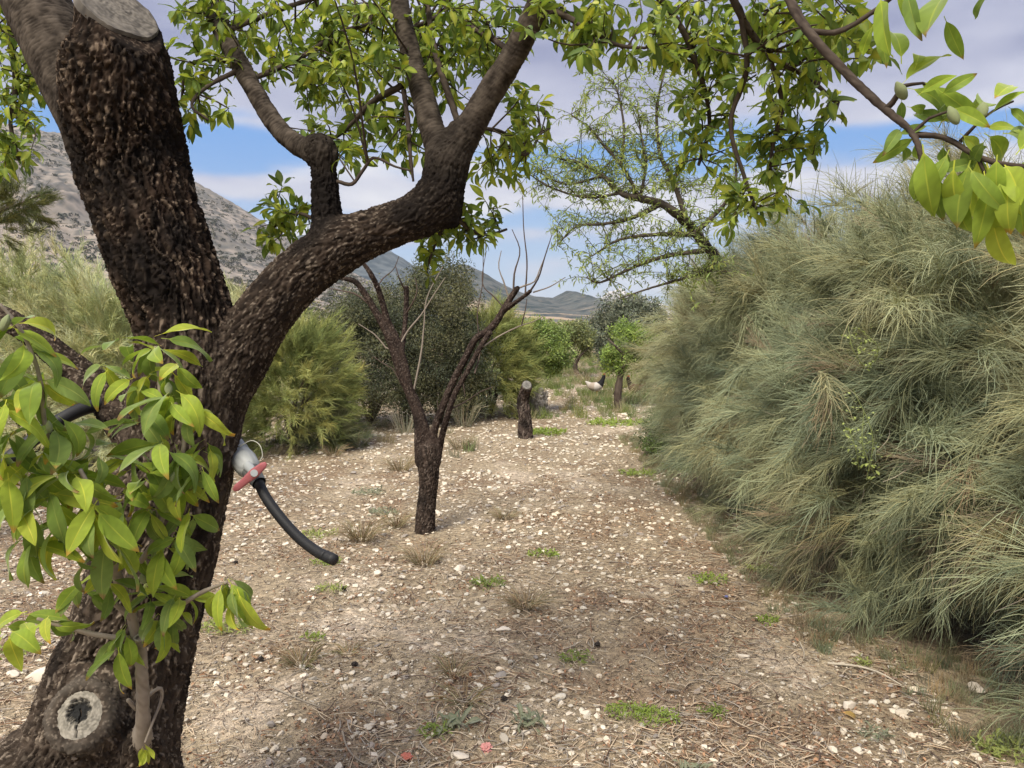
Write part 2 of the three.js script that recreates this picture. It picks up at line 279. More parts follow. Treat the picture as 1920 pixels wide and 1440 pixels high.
{
  const pos = [], col = [], uv = [], idx = [], SEC = 720; let r = 0.12, rows = 0; const radii = [0];
  while (r < 5200) { radii.push(r); r *= r < 30 ? 1.022 : 1.07; }
  for (const q of radii) {
    for (let k = 0; k <= SEC; k++) {
      const a = k / SEC * 2 * Math.PI, x = Math.sin(a) * q, z = Math.cos(a) * q, fine = q < 20 ? 0.007 * N3(x * 9, 1, z * 9) + 0.004 * N3(x * 23, 1, z * 23) : 0;
      pos.push(x, groundY(x, z) + fine, z); col.push(...soil(x, z)); uv.push(x / 1.7, z / 1.7);
      if (rows && k) { const A = (rows - 1) * (SEC + 1) + k - 1; idx.push(A, A + SEC + 1, A + 1, A + 1, A + SEC + 1, A + SEC + 2); }
    }
    rows++;
  }
  const S = 1024, cv = new Uint8Array(S * S * 4), hv = new Uint8Array(S * S * 4);
  const g = new Float32Array(S * S).fill(0.8), h = new Float32Array(S * S);
  for (let j = 0; j < S; j++) for (let i = 0; i < S; i++) { const u = i / S * 6.2832, v = j / S * 6.2832, n = fbm(Math.cos(u) * 6, Math.sin(u) * 6 + Math.cos(v) * 6, Math.sin(v) * 6, 5), m = N3(Math.cos(u) * 60, Math.sin(u) * 60 + Math.cos(v) * 60, Math.sin(v) * 60); g[j * S + i] = 0.8 + 0.3 * n + 0.2 * m; h[j * S + i] = 0.45 + 0.3 * n + 0.16 * m; }
  seedR(3);
  for (let k = 0; k < 5200; k++) { // crumbs and bits of straw that are too small to build
    let x = R() * S, y = R() * S; const a = R() * 6.283, L = rr(3, 20), tone = R() < 0.55 ? rr(0.3, 0.6) : rr(0.9, 1.2), w = R() < 0.3 ? 2 : 1;
    for (let s = 0; s < L; s++) { for (let e = 0; e < w; e++) { const q = (((y | 0) + S) % S) * S + (((x | 0) + e + S) % S); g[q] = tone; h[q] = Math.min(1, h[q] + 0.22); } x += Math.cos(a + s * 0.03); y += Math.sin(a + s * 0.03); }
  }
  for (let q = 0; q < S * S; q++) { const v = clamp(g[q], 0, 1) * 255; cv[q * 4] = v; cv[q * 4 + 1] = v * 0.985; cv[q * 4 + 2] = v * 0.965; cv[q * 4 + 3] = 255; hv[q * 4] = hv[q * 4 + 1] = hv[q * 4 + 2] = clamp(h[q]) * 255; hv[q * 4 + 3] = 255; }
  const tx = (d, s) => { const t = new THREE.DataTexture(d, S, S); t.wrapS = t.wrapT = THREE.RepeatWrapping; t.magFilter = THREE.LinearFilter; if (s) t.colorSpace = THREE.SRGBColorSpace; t.needsUpdate = true; return t; };
  const gm = mat([1.16, 1.16, 1.14], { vertexColors: true, map: tx(cv, true), bumpMap: tx(hv), bumpScale: 0.014, roughness: 0.97 });
  const m = mesh('ground', buildGeo(pos, idx, col, uv), gm); tag(m, 'stony tan earth of the orchard, running off to the valley', null, null, 'structure');
}
function stoneGeo(seed, sub = 1) {
  const g0 = new THREE.IcosahedronGeometry(1, sub), p = g0.attributes.position, s = seed * 3.7, pos = [], nm = new Map(), idx = [];
  const sq = [rr(0.8, 1.25), rr(0.45, 0.75), rr(0.7, 1)], cut = Array.from({ length: 7 }, () => [ballDir(), rr(0.4, 0.75)]);
  for (let i = 0; i < p.count; i++) {
    const v = vec(p.getX(i), p.getY(i), p.getZ(i)); let r = 1 + 0.28 * N3(v.x * 1.3 + s, v.y * 1.3, v.z * 1.3) + 0.1 * N3(v.x * 3.1, v.y * 3.1 + s, v.z * 3.1);
    const q = v.clone().multiplyScalar(r); for (const [n, d] of cut) { const e = q.dot(n) - d; if (e > 0) q.addScaledVector(n, -e); }
    const key = v.toArray().map((x) => x.toFixed(3)).join(); if (!nm.has(key)) { nm.set(key, pos.length / 3); pos.push(q.x * sq[0], q.y * sq[1], q.z * sq[2]); } idx.push(nm.get(key));
  }
  return buildGeo(pos, idx);
}
seedR(21);
const pebbles = Array.from({ length: 5 }, (_, i) => stoneGeo(i + 1, 1)), rocks = Array.from({ length: 9 }, (_, i) => stoneGeo(i + 20, 2));
const stoneMat = mat([1, 1, 1], { roughness: 0.95, flatShading: true });
const stoneCol = () => { const k = R(); return k < 0.62 ? vary([0.62, 0.55, 0.435], 0.28, 0.03) : k < 0.9 ? vary([0.46, 0.385, 0.29], 0.3, 0.06) : vary([0.30, 0.26, 0.22], 0.3, 0.05); };
const inHedge = (x, z) => z < -2 && z > -11 && x > 1.75 + 0.05 * Math.sin(z * 3);
// a random spot of ground within and a little round the view, thinning with distance
const spot = (d0, d1, pw, wide = 0.8) => { for (;;) { const d = Math.pow(lerp(Math.pow(d0, 2 - pw), Math.pow(d1, 2 - pw), R()), 1 / (2 - pw)), x = rr(-wide, wide) * d - 0.05 * d; if (inHedge(x, -d)) continue; return [x, -d]; } };
{
  const list = [];
  for (let k = 0; k < 90000; k++) {
    const [x, z] = spot(1.5, 22, 1.35), d = -z, band = fbm(x * 0.6 + 9, 1, z * 0.6, 3);
    const px = x / d * F + 960, dens = 0.18 + 0.3 * sstep(2.6, 5.2, d) + band * 1.0 + 0.5 * sstep(4.3, 7, d) * (1 - sstep(1000, 1180, px) * 0.4) + (d > 4 && Math.abs(px - 1130) < 160 ? 0.12 : 0);
    if (R() > dens) continue;
    const s = (0.0035 + 0.019 * Math.pow(R(), 3.2)) * (1 + 0.4 * sstep(3.5, 6, d)) * (d > 9 ? 1.3 : 1), m = place(vec(x, groundY(x, z) + s * 0.18, z), vec(rn(), rn() * 0.15, rn()), s);
    list.push([m, stoneCol()]);
  }
  for (let k = 0; k < 62000; k++) { // grit and clods of the soil itself
    const [x, z] = spot(1.6, 7, 1.75), s = 0.0022 + 0.006 * Math.pow(R(), 2.4), q = soil(x, z), e = R(), c = e < 0.55 ? vary(q.map((v) => v * 0.8), 0.4) : e < 0.85 ? stoneCol() : vary([0.2, 0.15, 0.11], 0.4);
    list.push([place(vec(x, groundY(x, z) + s * 0.5, z), vec(rn(), rn() * 0.15, rn()), s), c]);
  }
  instanced('gravel', pebbles, stoneMat, list, null, 'stuff').forEach((m) => tag(m, 'small pale pebbles and grit strewn over the earth', 'gravel'));
  // straw, needles and twiglets
  seedR(31);
  const straws = Array.from({ length: 6 }, (_, i) => { const b = vec(rn() * 0.18, rn() * 0.05 + 0.08, 0), c = vec(rn() * 0.2, 0, 0); return tube([vec(0, 0, -0.5), b.clone().add(vec(0, 0, -0.1)), c.clone().add(vec(0, 0.05, 0.5))], [0.03, 0.033, 0.018], 4, 0.28); });
  const sm = mat([1, 1, 1], { vertexColors: false, roughness: 0.9 }), st = [];
  for (let k = 0; k < 60000; k++) {
    const [x, z] = spot(1.6, 8, 1.6), d = -z; const dens = 0.75 + fbm(x * 0.8, 3, z * 0.8 + 5, 3) * 1.5 - 0.45 * sstep(4, 7, d); if (R() > dens) continue;
    const L = 0.018 + 0.085 * Math.pow(R(), 2.0), q = R(), c = q < 0.45 ? vary([0.5, 0.4, 0.28], 0.35, 0.06) : q < 0.7 ? vary([0.22, 0.13, 0.08], 0.4, 0.1) : q < 0.9 ? vary([0.32, 0.28, 0.23], 0.3) : vary([0.09, 0.06, 0.045], 0.4);
    st.push([place(vec(x, groundY(x, z) + rr(0.002, 0.012), z), vec(rn(), rn() * 0.1, rn()), vec(L * rr(0.5, 0.9), L * 0.6, L)), c]);
  }
  instanced('straw_litter', straws, sm, st, null, 'stuff').forEach((m) => tag(m, 'dry straw and fallen needles matted on the earth', 'litter'));
  seedR(33);
  const chips = Array.from({ length: 4 }, () => leafGeo(0.022, 0.011, { curl: rr(-1.5, 2.2), fold: rr(0.2, 1), wave: 0.05, ph: rr(0, 9), twist: rr(-1.5, 1.5), side: rr(-0.2, 0.2), pet: 0.05 }, 4, false)), ch = [];
  for (let k = 0; k < 30000; k++) {
    const [x, z] = spot(1.5, 7.5, 1.5), dens = 0.3 + fbm(x * 1.7 + 3, 9, z * 1.7, 3) * 1.6; if (R() > dens) continue;
    const q = R(), c = q < 0.4 ? vary([0.28, 0.165, 0.1], 0.4, 0.08) : q < 0.8 ? vary([0.32, 0.2, 0.12], 0.4, 0.1) : vary([0.16, 0.12, 0.09], 0.4);
    ch.push([place(vec(x, groundY(x, z) + rr(0.003, 0.012), z), vec(rn(), rn() * 0.25, rn()), rr(0.5, 1.25), rn() * 0.7), c]);
  }
  instanced('leaf_litter', chips, mat([1, 1, 1], { side: THREE.DoubleSide }), ch, null, 'stuff').forEach((m) => tag(m, 'crumbled red-brown leaf bits scattered on the earth', 'litter'));
  // loose stones that show singly
  seedR(41);
  const tones = Array.from({ length: 8 }, () => mat(stoneCol(), { roughness: 0.95 })), pale = mat([0.66, 0.58, 0.47]);
  const stone = (x, z, s, label, m, g) => { const o = mesh('stone', g ?? rocks[Math.floor(R() * 9)], m ?? tones[Math.floor(R() * 8)]); o.position.set(x, groundY(x, z) + s * 0.2, z); o.rotation.set(rn() * 0.15, rr(0, 6.28), rn() * 0.15); o.scale.setScalar(s); tag(o, label, 'stone', label === COMMON ? 'loose stones over the orchard floor' : undefined); };
  const COMMON = 'loose pale limestone stone lying among the gravel';
  const named = [[945, 1183, 0.032, 'angular cream stone on bare litter left of the path centre'], [860, 1072, 0.05, 'long flat cream slab lying on the ground below the grass tussocks'], [1835, 1282, 0.042, 'smooth cream stone with a dark crack beside the hedge foot'], [1592, 1316, 0.034, 'rounded white stone above the yellow fallen leaf'], [645, 1194, 0.02, 'small white stone on litter right of the big trunk'], [75, 1278, 0.055, 'large pale stone against the left flank of the big trunk'], [25, 1275, 0.034, 'rounded pale stone at the photo edge left of the big trunk'], [860, 1410, 0.03, 'squarish cream stone beside the pink scrap'], [710, 1085, 0.034, 'flat cream stone between the hose end and the slab'], [1395, 1222, 0.03, 'triangular pale stone in the middle of the path'], [940, 1440, 0.035, 'white stone cut off by the bottom edge below the pink scrap'], [700, 1418, 0.02, 'small white stone left of the red scrap']];
  for (const [px, py, s, label] of named) { const p = gnd(px, py); stone(p.x, p.z, s, label, pale); }
  for (let n = 0; n < 262;) { const [x, z] = spot(2.3, 9, 1.1, 0.62), d = -z; if (R() > 0.45 + fbm(x * 0.6 + 9, 1, z * 0.6, 3)) continue; stone(x, z, (0.012 + 0.016 * R() * R()) * (d > 5 ? 1.4 : 1), COMMON); n++; }
}
// ------------------------------------------------------------------ mountains: a ridge line given by direction and distance, falling towards the valley
function ridge(name, D, foot, outline, paint, label, o = {}) {
  const xs = o.nx ?? 260, vs = o.nv ?? 110, pos = [], col = [], idx = [], P = (px) => { for (let i = 1; i < outline.length; i++) if (px <= outline[i][0]) { const t = (px - outline[i - 1][0]) / (outline[i][0] - outline[i - 1][0]); return lerp(outline[i - 1][1], outline[i][1], t); } return outline[outline.length - 1][1]; };
  const x0 = outline[0][0], x1 = outline[outline.length - 1][0], H = (px, v) => {
    const top = 1.5 + (600 - P(px)) / F * D, X = (px - 960) / F, dist = v >= 0 ? lerp(D, foot, v) : D * (1 - v * 0.6), x = X * D, z = -dist;
    const q = v >= 0 ? Math.pow(1 - v, o.pw ?? 1.15) : 1 + v * 1.5, rough = top * (o.rough ?? 0.09) * Math.min(1, 3 * Math.abs(v) + 0.06) * (fbm(x * 9 / D, 0.3, z * 9 / D, 5) + 0.45 * (1 - 2 * Math.abs(N3(x * 14 / D, 7, z * 5 / D))));
    let y = top * q + rough * (1 - clamp(v) * 0.6) + top * 0.006 * N3(x * 120 / D, 1, z * 120 / D);
    if (o.terrace) { const hgt = o.terrace * (1 + 0.5 * N3(x * 0.01, 2, z * 0.01)), f = y / hgt, k = f - Math.floor(f); const w = sstep(0.5, 0.2, y / (top + 1) + 0.25 * N3(x * 0.008, 4, z * 0.008)); y = lerp(y, (Math.floor(f) + sstep(0.55, 0.98, k)) * hgt, w * 0.85); }
    return [x, y - 2 - 6 * sstep(0.93, 1, v), z, top];
  };
  for (let j = 0; j <= vs; j++) for (let i = 0; i <= xs; i++) {
    const v = j < 12 ? (j - 12) / 12 * 0.5 : (j - 12) / (vs - 12), px = lerp(x0, x1, i / xs), [x, y, z, top] = H(px, v);
    pos.push(x, y, z); col.push(...paint(x, y, z, top, v));
    if (j && i) { const A = (j - 1) * (xs + 1) + i - 1; idx.push(A, A + xs + 1, A + 1, A + 1, A + xs + 1, A + xs + 2); }
  }
  tag(mesh(name, buildGeo(pos, idx, col), mat([1, 1, 1], { vertexColors: true, roughness: 1, side: THREE.DoubleSide })), label, null, null, 'structure');
  return (px, v) => H(px, v);
}
const scrubTone = (x, y, z, f, lo, hi, s) => mix3(lo, hi, sstep(-s, s, fbm(x * f, y * f * 1.5, z * f, 5)));
const HA = ridge('mountain', 820, 190, [[-900, -120], [-500, 60], [-200, 170], [0, 230], [80, 247], [130, 255], [200, 268], [240, 285], [355, 331], [430, 372], [495, 412], [560, 452], [640, 497], [720, 535], [800, 566], [900, 590]],
  (x, y, z, top) => { const k = y / (top + 1), st = 0.5 + 0.5 * Math.sin(y * 1.9 + 2.5 * N3(x * 0.02, 0, z * 0.02)); let c = scrubTone(x, y, z, 0.09, [0.085, 0.085, 0.078], [0.3, 0.255, 0.21], 0.28); c = mix3(c, [0.13, 0.125, 0.11], 0.6 * sstep(-0.1, 0.25, fbm(x * 0.014, y * 0.02, z * 0.014, 4))); return mix3(c, [0.43, 0.34, 0.26], clamp(0.75 * st * sstep(0.62, 0.25, k) + 0.25 * sstep(0.15, 0.4, fbm(x * 0.06, y * 0.3, z * 0.06, 3)))); },
  'pale terraced mountain slope behind the big trunk', { terrace: 5, rough: 0.12, nx: 420, nv: 230 });
ridge('mountain', 1500, 700, [[420, 470], [520, 452], [600, 436], [660, 440], [700, 452], [738, 472], [779, 498], [840, 535], [900, 570]], (x, y, z) => scrubTone(x, y, z, 0.03, [0.03, 0.05, 0.062], [0.1, 0.12, 0.125], 0.3), 'blue-green ridge shoulder showing behind the arching limb');
ridge('mountain', 1050, 330, [[640, 585], [720, 560], [780, 532], [830, 506], [872, 493], [905, 508], [942, 530], [975, 545], [1001, 553], [1036, 556], [1050, 549], [1062, 543], [1082, 545], [1100, 553], [1117, 562], [1138, 574], [1170, 588], [1230, 600]],
  (x, y, z, top, v) => mix3(mix3(scrubTone(x, y, z, 0.03, [0.022, 0.036, 0.036], [0.075, 0.085, 0.078], 0.28), [0.17, 0.15, 0.125], 0.55 * sstep(0.1, 0.4, fbm(x * 0.075, y * 0.09, z * 0.075, 3))), [0.36, 0.27, 0.18], sstep(0.05, 0.3, fbm(x * 0.012, 3, z * 0.03, 3)) * sstep(0.45, 0.7, v)), 'dark wooded hill with a knobbly end at the valley mouth', { rough: 0.12, pw: 1.35, nx: 380, nv: 180 });
ridge('mountain', 3900, 2600, [[1060, 590], [1090, 580], [1117, 561], [1130, 556], [1140, 547], [1150, 545], [1161, 539], [1170, 545], [1182, 550], [1205, 560], [1240, 571], [1300, 582], [1380, 592]], (x, y, z) => scrubTone(x, y, z, 0.004, [0.3, 0.28, 0.27], [0.6, 0.56, 0.52], 0.3), 'small pale bare peak far down the valley', { rough: 0.16 });
{ // scrub on the near slope and the groves of the valley, too far off to count
  seedR(51);
  const puff = puffGeo(26, 1, 0.9, 0.7, 61), list = [], pm = mat([1, 1, 1], { vertexColors: true, side: THREE.DoubleSide });
  for (let k = 0; k < 16000; k++) { const px = rr(-120, 860), v = 0.02 + 0.9 * Math.pow(R(), 0.9), [x, y, z, top] = HA(px, v); if (fbm(x * 0.02, y * 0.02, z * 0.02, 3) < rr(-0.5, 0.25)) continue; const s = rr(0.5, 1.7) * (R() < 0.08 ? 1.7 : 1); list.push([place(vec(x, y + s * 0.3, z), vec(rn(), 0, rn()), vec(s, s * 0.75, s)), vary(R() < 0.7 ? [0.075, 0.085, 0.065] : [0.14, 0.135, 0.095], 0.4)]); }
  tag(instanced('hillside_scrub', [puff], pm, list, null, 'stuff')[0], 'dark scrub bushes dotted over the terraced slope', 'scrub');
  const grove = [];
  for (let k = 0; k < 1000; k++) { const d = 34 + 330 * Math.pow(R(), 1.3), px = rr(-200, 1900), x = (px - 960) / F * d; if (N3(x * 0.03, 2, d * 0.03) < rr(-0.9, 0.4)) continue; const s = rr(0.45, 1.15); grove.push([place(vec(x, groundY(x, -d) + s * 0.6, -d), vec(rn(), 0, rn()), vec(s * 1.1, s * 0.9, s * 1.1)), vary(R() < 0.5 ? [0.16, 0.18, 0.08] : [0.27, 0.28, 0.12], 0.4, 0.1)]); }
  tag(instanced('valley_grove', [puffGeo(420, 1, 0.2, 0.12, 62)], pm, grove, null, 'stuff')[0], 'distant orchard trees massed along the valley floor', 'grove');
}
// ------------------------------------------------------------------ the big almond tree
const treeBase = at(180, 1650, 2.0); treeBase.y = 0;
const almond = thing('almond_tree', 'big old dark-barked almond tree forking in front of the view', 'tree', null, treeBase);
{
  const dark = [0.009, 0.0065, 0.005], brown = [0.04, 0.026, 0.018], fleck = [0.22, 0.165, 0.118];
  const low = roughBark(0.0095, [0.028, 0.021, 0.016], [0.085, 0.064, 0.048], [0.27, 0.22, 0.17], 1, -0.1), mid = roughBark(0.0125, dark, brown, fleck, 0.88, 0.1), limb = roughBark(0.006, [0.018, 0.013, 0.01], [0.058, 0.042, 0.031], [0.21, 0.17, 0.13], 1.5, 0.0), black = roughBark(0.009, [0.006, 0.005, 0.0045], [0.016, 0.012, 0.01], [0.07, 0.057, 0.046], 1.5, 0.7), smooth = smoothBark(0.0022, [0.022, 0.017, 0.013], [0.105, 0.085, 0.066]);
  const camDir = (p) => EYE.clone().sub(p).normalize(), R1 = vec(1, 0, 0);
  const topP = at(224, 20, 1.9), topN = camDir(topP).multiplyScalar(0.53).addScaledVector(R1, 0.36).addScaledVector(UPV, 0.77).normalize();
  const lowP = at(150, 1341, 1.79), lowN = camDir(lowP).multiplyScalar(0.9).addScaledVector(R1, -0.22).addScaledVector(UPV, 0.12).normalize();
  const knotR = 0.054, ringPts = [], sx = lowN.clone().cross(UPV).normalize(), sy = sx.clone().cross(lowN);
  for (let k = 0; k <= 26; k++) { const a = k / 26 * 6.2832; ringPts.push(lowP.clone().addScaledVector(lowN, -0.006).addScaledVector(sx, Math.cos(a) * knotR * 1.1).addScaledVector(sy, Math.sin(a) * knotR * 1.22)); }
  const chains = [
    pchain([[150, 1720, 175], [175, 1560, 160], [192, 1400, 134], [246, 1200, 114], [283, 1070, 106], [315, 950, 103], [340, 830, 100], [352, 740, 98], [357, 670, 86]], low),
    pchain([[345, 760, 92], [353, 670, 88], [344, 593, 87], [308, 500, 92], [276, 400, 90], [247, 300, 97], [226, 210, 101, 1.97], [218, 140, 93, 1.94]], mid),
    pchain([[225, 160, 80, 1.95], [224, 60, 74, 1.92], [226, -10, 72, 1.88]], mid),
    pchain([[190, 260, 60, 2.0], [130, 130, 62, 2.02], [80, 30, 60, 2.05], [40, -60, 56, 2.1], [-10, -180, 50, 2.15]], smooth),
    pchain([[355, 830, 80], [400, 755, 56], [443, 680, 55], [492, 598, 53], [561, 517, 49], [640, 461, 49], [715, 430, 42], [780, 405, 39], [822, 378, 36]], limb),
    pchain([[790, 405, 38], [822, 370, 42], [834, 330, 40], [843, 292, 33], [860, 258, 27]], black),
    pchain([[822, 380, 36], [842, 405, 18], [848, 418, 10]], black),
    pchain([[846, 300, 30], [868, 262, 28], [920, 172, 25, 1.98], [965, 100, 23, 1.95], [1004, 20, 22, 1.9], [1040, -70, 20, 1.86]], smooth),
    pchain([[836, 310, 30], [815, 258, 24, 2.03], [796, 190, 22, 2.06], [775, 120, 19, 2.1], [752, 20, 17, 2.12], [740, -60, 15, 2.15]], smooth),
    pchain([[612, 425, 28], [610, 370, 24], [606, 315, 22], [600, 276, 26]], black),
    pchain([[606, 290, 24], [566, 276, 20, 2.02], [524, 243, 18, 2.05], [484, 182, 17, 2.08], [444, 110, 18, 2.12], [404, 30, 18, 2.16], [372, -50, 17, 2.2]], smooth),
    pchain([[330, 880, 60, 2.05], [250, 800, 42, 2.12], [190, 738, 32, 2.18], [110, 668, 24, 2.22], [40, 615, 21, 2.28], [-70, 560, 18, 2.35]], limb),
    pchain([[200, 1380, 80], [110, 1415, 82, 1.98], [20, 1475, 74, 1.96], [-60, 1560, 62, 1.94], [-120, 1640, 40, 1.92]], low),
    pchain([[215, 1380, 80, 1.95], [178, 1356, 66, 1.86], [152, 1342, 56, 1.8]], low),
    { late: true, pts: chainOf(ringPts, ringPts.map(() => 0.013), 0.012), bark: smoothBark(0.0035, [0.05, 0.042, 0.034], [0.15, 0.13, 0.105]) },
    pchain([[268, 1440, 42, 1.9], [268, 1400, 30, 1.84], [268, 1360, 15, 1.8]], low),
  ];
  const g = flesh(chains, 0.004, { k: 0.028, cuts: [{ p: topP.clone().addScaledVector(topN, -0.006), n: topN, r: 0.17, calm: 0.12 }, { p: lowP.clone().addScaledVector(lowN, -0.016), n: lowN, r: 0.13, calm: 0.075, still: 0.22 }] });
  mesh('trunk', g, barkMat, almond);
  // sawn faces: growth rings, a rotten heart and a drying crack
  const sawn = (name, p, n, rx, ry, tilt, o) => {
    const x0 = n.clone().cross(UPV).normalize(), y0 = x0.clone().cross(n), x = x0.clone().multiplyScalar(Math.cos(tilt)).addScaledVector(y0, Math.sin(tilt)), y = n.clone().cross(x).multiplyScalar(-1), pos = [], col = [], idx = [], NR = 30, NA = 72;
    for (let i = 0; i <= NR; i++) for (let k = 0; k <= NA; k++) {
      const a = k / NA * 6.2832, r = i / NR, q = 1 + 0.05 * N3(Math.cos(a), Math.sin(a), 3), gx = Math.cos(a) * r, gy = Math.sin(a) * r;
      let c = mix3(o.a, o.b, clamp(0.45 + 0.14 * Math.sin(r * o.rings + 3 * N3(gx * 2, gy * 2, 1)) + 0.35 * N3(gx * 9, gy * 9, 5) + 0.3 * N3(gx * 2.2, gy * 2.2, 4) - 0.5 * sstep(0.75, 0.95, N3(Math.cos(a) * 9, Math.sin(a) * 9, r * 0.6) + 0.2)));
      const rot = o.rot ? sstep(o.rot + 0.1, o.rot - 0.1, Math.hypot(gx - o.rx, gy - o.ry) + 0.09 * N3(gx * 5, gy * 5, 8) + 0.05 * N3(gx * 16, gy * 16, 2)) : 0; c = mix3(c, [0.012, 0.012, 0.011], rot);
      const crack = o.crack ? Math.abs(gx - 0.05 * N3(gy * 3, 1, 1) - o.rx) < 0.028 && gy < o.ry + 0.1 && gy > -0.8 : false;
      const v = p.clone().addScaledVector(x, gx * rx * q).addScaledVector(y, gy * ry * q).addScaledVector(n, 0.0025 + 0.0015 * N3(gx * 7, gy * 7, 2) - rot * 0.012 - (crack ? 0.006 : 0) - (i === NR ? 0.02 : 0));
      pos.push(v.x, v.y, v.z); col.push(...(crack ? [0.02, 0.018, 0.016] : c)); if (i && k) { const A = (i - 1) * (NA + 1) + k - 1; idx.push(A, A + NA + 1, A + 1, A + 1, A + NA + 1, A + NA + 2); }
    }
    const m = mesh(name, buildGeo(pos, idx, col), mat([1, 1, 1], { vertexColors: true, side: THREE.DoubleSide }), almond); m.userData.label = o.label; return m;
  };
  sawn('sawn_face', topP, topN, 0.098, 0.098, 0, { a: [0.06, 0.052, 0.043], b: [0.21, 0.185, 0.15], rings: 40, label: 'weathered grey sawn face on the topmost stub' });
  sawn('sawn_face', lowP.clone().addScaledVector(lowN, -0.002), lowN, knotR * 1.0, knotR * 1.12, 0, { a: [0.16, 0.145, 0.115], b: [0.42, 0.38, 0.31], rings: 30, rot: 0.42, rx: 0.06, ry: 0.16, crack: true, label: 'round sawn knot with a black rotten heart' });
  // suckers in front of the trunk
  const stemCol = (ca, sa, s) => mix3([0.2, 0.16, 0.12], [0.36, 0.31, 0.25], clamp(0.5 + 0.5 * N3(ca * 2, sa * 2, s * 50)));
  const st = (list, o = {}) => mesh('branch', tube(list.map(([x, y, , d]) => at(x, y, d)), list.map(([, , r, d]) => r / F * d), 10, 0.012, { wob: 0.16, color: stemCol, seed: list[0][0], ...o }), barkMat, almond);
  st([[268, 1395, 19, 1.82], [268, 1330, 12, 1.76], [266, 1265, 11.5, 1.72], [262, 1194, 11, 1.7]]);
  sawn('cut_end', at(260, 1196, 1.69), camDir(at(262, 1194, 1.7)).addScaledVector(UPV, 0.5).normalize(), 0.011, 0.009, 0, { a: [0.3, 0.27, 0.2], b: [0.55, 0.5, 0.4], rings: 8, rot: 0.45, rx: 0, ry: 0, label: 'small pale cut end of the sucker' });
  st([[258, 1230, 9, 1.71], [246, 1150, 9, 1.68], [222, 1085, 9, 1.62], [200, 1030, 9, 1.56], [190, 985, 7, 1.5], [175, 930, 5, 1.46], [150, 880, 4, 1.44]]);
  st([[246, 1160, 6, 1.68], [200, 1120, 5, 1.64], [150, 1100, 4, 1.6]]); st([[255, 1200, 6, 1.7], [180, 1190, 5, 1.66], [110, 1172, 4, 1.62], [70, 1160, 3, 1.6]]);
  st([[262, 1210, 6, 1.7], [320, 1150, 5, 1.66], [380, 1110, 4, 1.62], [425, 1092, 3, 1.6]]);
  st([[230, 1100, 6, 1.63], [290, 1010, 5, 1.6], [325, 900, 4.5, 1.58], [345, 830, 4, 1.56], [330, 755, 3.5, 1.56]]);
  st([[300, 980, 5, 1.6], [285, 860, 4.5, 1.6], [300, 740, 4, 1.62], [292, 650, 3.5, 1.64]]);
  st([[195, 1000, 6, 1.52], [120, 900, 5, 1.48], [85, 800, 4.5, 1.45], [75, 710, 4, 1.42], [40, 620, 3.5, 1.4], [0, 570, 3, 1.38]]);
  st([[270, 1310, 4, 1.76], [300, 1290, 3.5, 1.78], [303, 1310, 3, 1.79], [288, 1350, 2.5, 1.78], [272, 1392, 2.2, 1.76]]);
  st([[256, 1330, 4, 1.77], [240, 1312, 4, 1.75]]);
  // overhanging branches in the crown
  const bcol = (ca, sa, s) => mix3([0.03, 0.022, 0.018], [0.1, 0.078, 0.06], clamp(0.5 + 0.45 * N3(ca * 2, sa * 2, s * 45) + 0.25 * N3(ca * 5, sa * 5, s * 160)));
  const feeders = [], br = (list0) => { const list = list0.map(([x, y, r, d]) => [x, y, r * 0.74, d]); st(list, { color: bcol, wob: 0.18 }); feeders.push(chainOf(list.map(([x, y, , d]) => at(x, y, d)), list.map(([, , r, d]) => r / F * d), 0.03)); };
  for (const c of [chains[7], chains[8], chains[10], chains[3]]) feeders.push(c.pts.slice(Math.floor(c.pts.length * 0.35)));
  br([[1010, 10, 20, 1.9], [1080, -130, 19, 1.75], [1250, -240, 17, 1.5], [1400, -160, 14, 1.2], [1470, -20, 12, 1.02], [1515, 58, 11.5, 0.96], [1600, 150, 11, 0.92], [1660, 205, 10, 0.88], [1712, 252, 8.5, 0.85], [1728, 300, 7, 0.84], [1730, 330, 5, 0.84]]);
  br([[1660, 205, 8, 0.88], [1680, 185, 7, 0.87], [1690, 160, 6, 0.86]]); br([[1712, 252, 8, 0.85], [1770, 258, 7, 0.84], [1830, 292, 7, 0.82], [1880, 308, 7, 0.8], [1960, 315, 7, 0.78]]);
  br([[1800, 266, 5, 0.835], [1832, 232, 4, 0.825], [1862, 208, 3, 0.82], [1900, 190, 2.5, 0.82]]); br([[1712, 250, 5, 0.85], [1742, 222, 4, 0.84], [1790, 206, 3, 0.83]]); br([[1690, 162, 5, 0.86], [1730, 156, 3.5, 0.85], [1765, 170, 2.5, 0.85]]); br([[1832, 292, 5, 0.82], [1850, 335, 4, 0.815], [1861, 400, 2.5, 0.815]]); br([[1690, -20, 6, 0.9], [1760, -60, 5, 0.86], [1860, -34, 4, 0.84]]);
  br([[1515, 58, 8, 0.96], [1570, 60, 7, 0.95], [1640, 20, 6, 0.93], [1690, -20, 6, 0.9]]);
  br([[1250, -240, 14, 1.5], [1330, -120, 12, 1.7], [1390, 30, 10, 1.8], [1440, 100, 8, 1.85], [1520, 150, 6, 1.9], [1570, 195, 4, 1.92]]);
  br([[1390, 30, 8, 1.8], [1400, 130, 7, 1.85], [1370, 230, 6, 1.9], [1395, 330, 5, 1.9], [1420, 400, 4, 1.9]]); br([[1440, 100, 7, 1.85], [1465, 190, 6, 1.9], [1450, 270, 5, 1.92], [1440, 330, 4, 1.95]]);
  br([[1080, -130, 12, 1.75], [1180, -60, 10, 2.0], [1270, 40, 8, 2.1], [1310, 130, 7, 2.15], [1330, 230, 5, 2.2], [1310, 310, 4, 2.2]]);
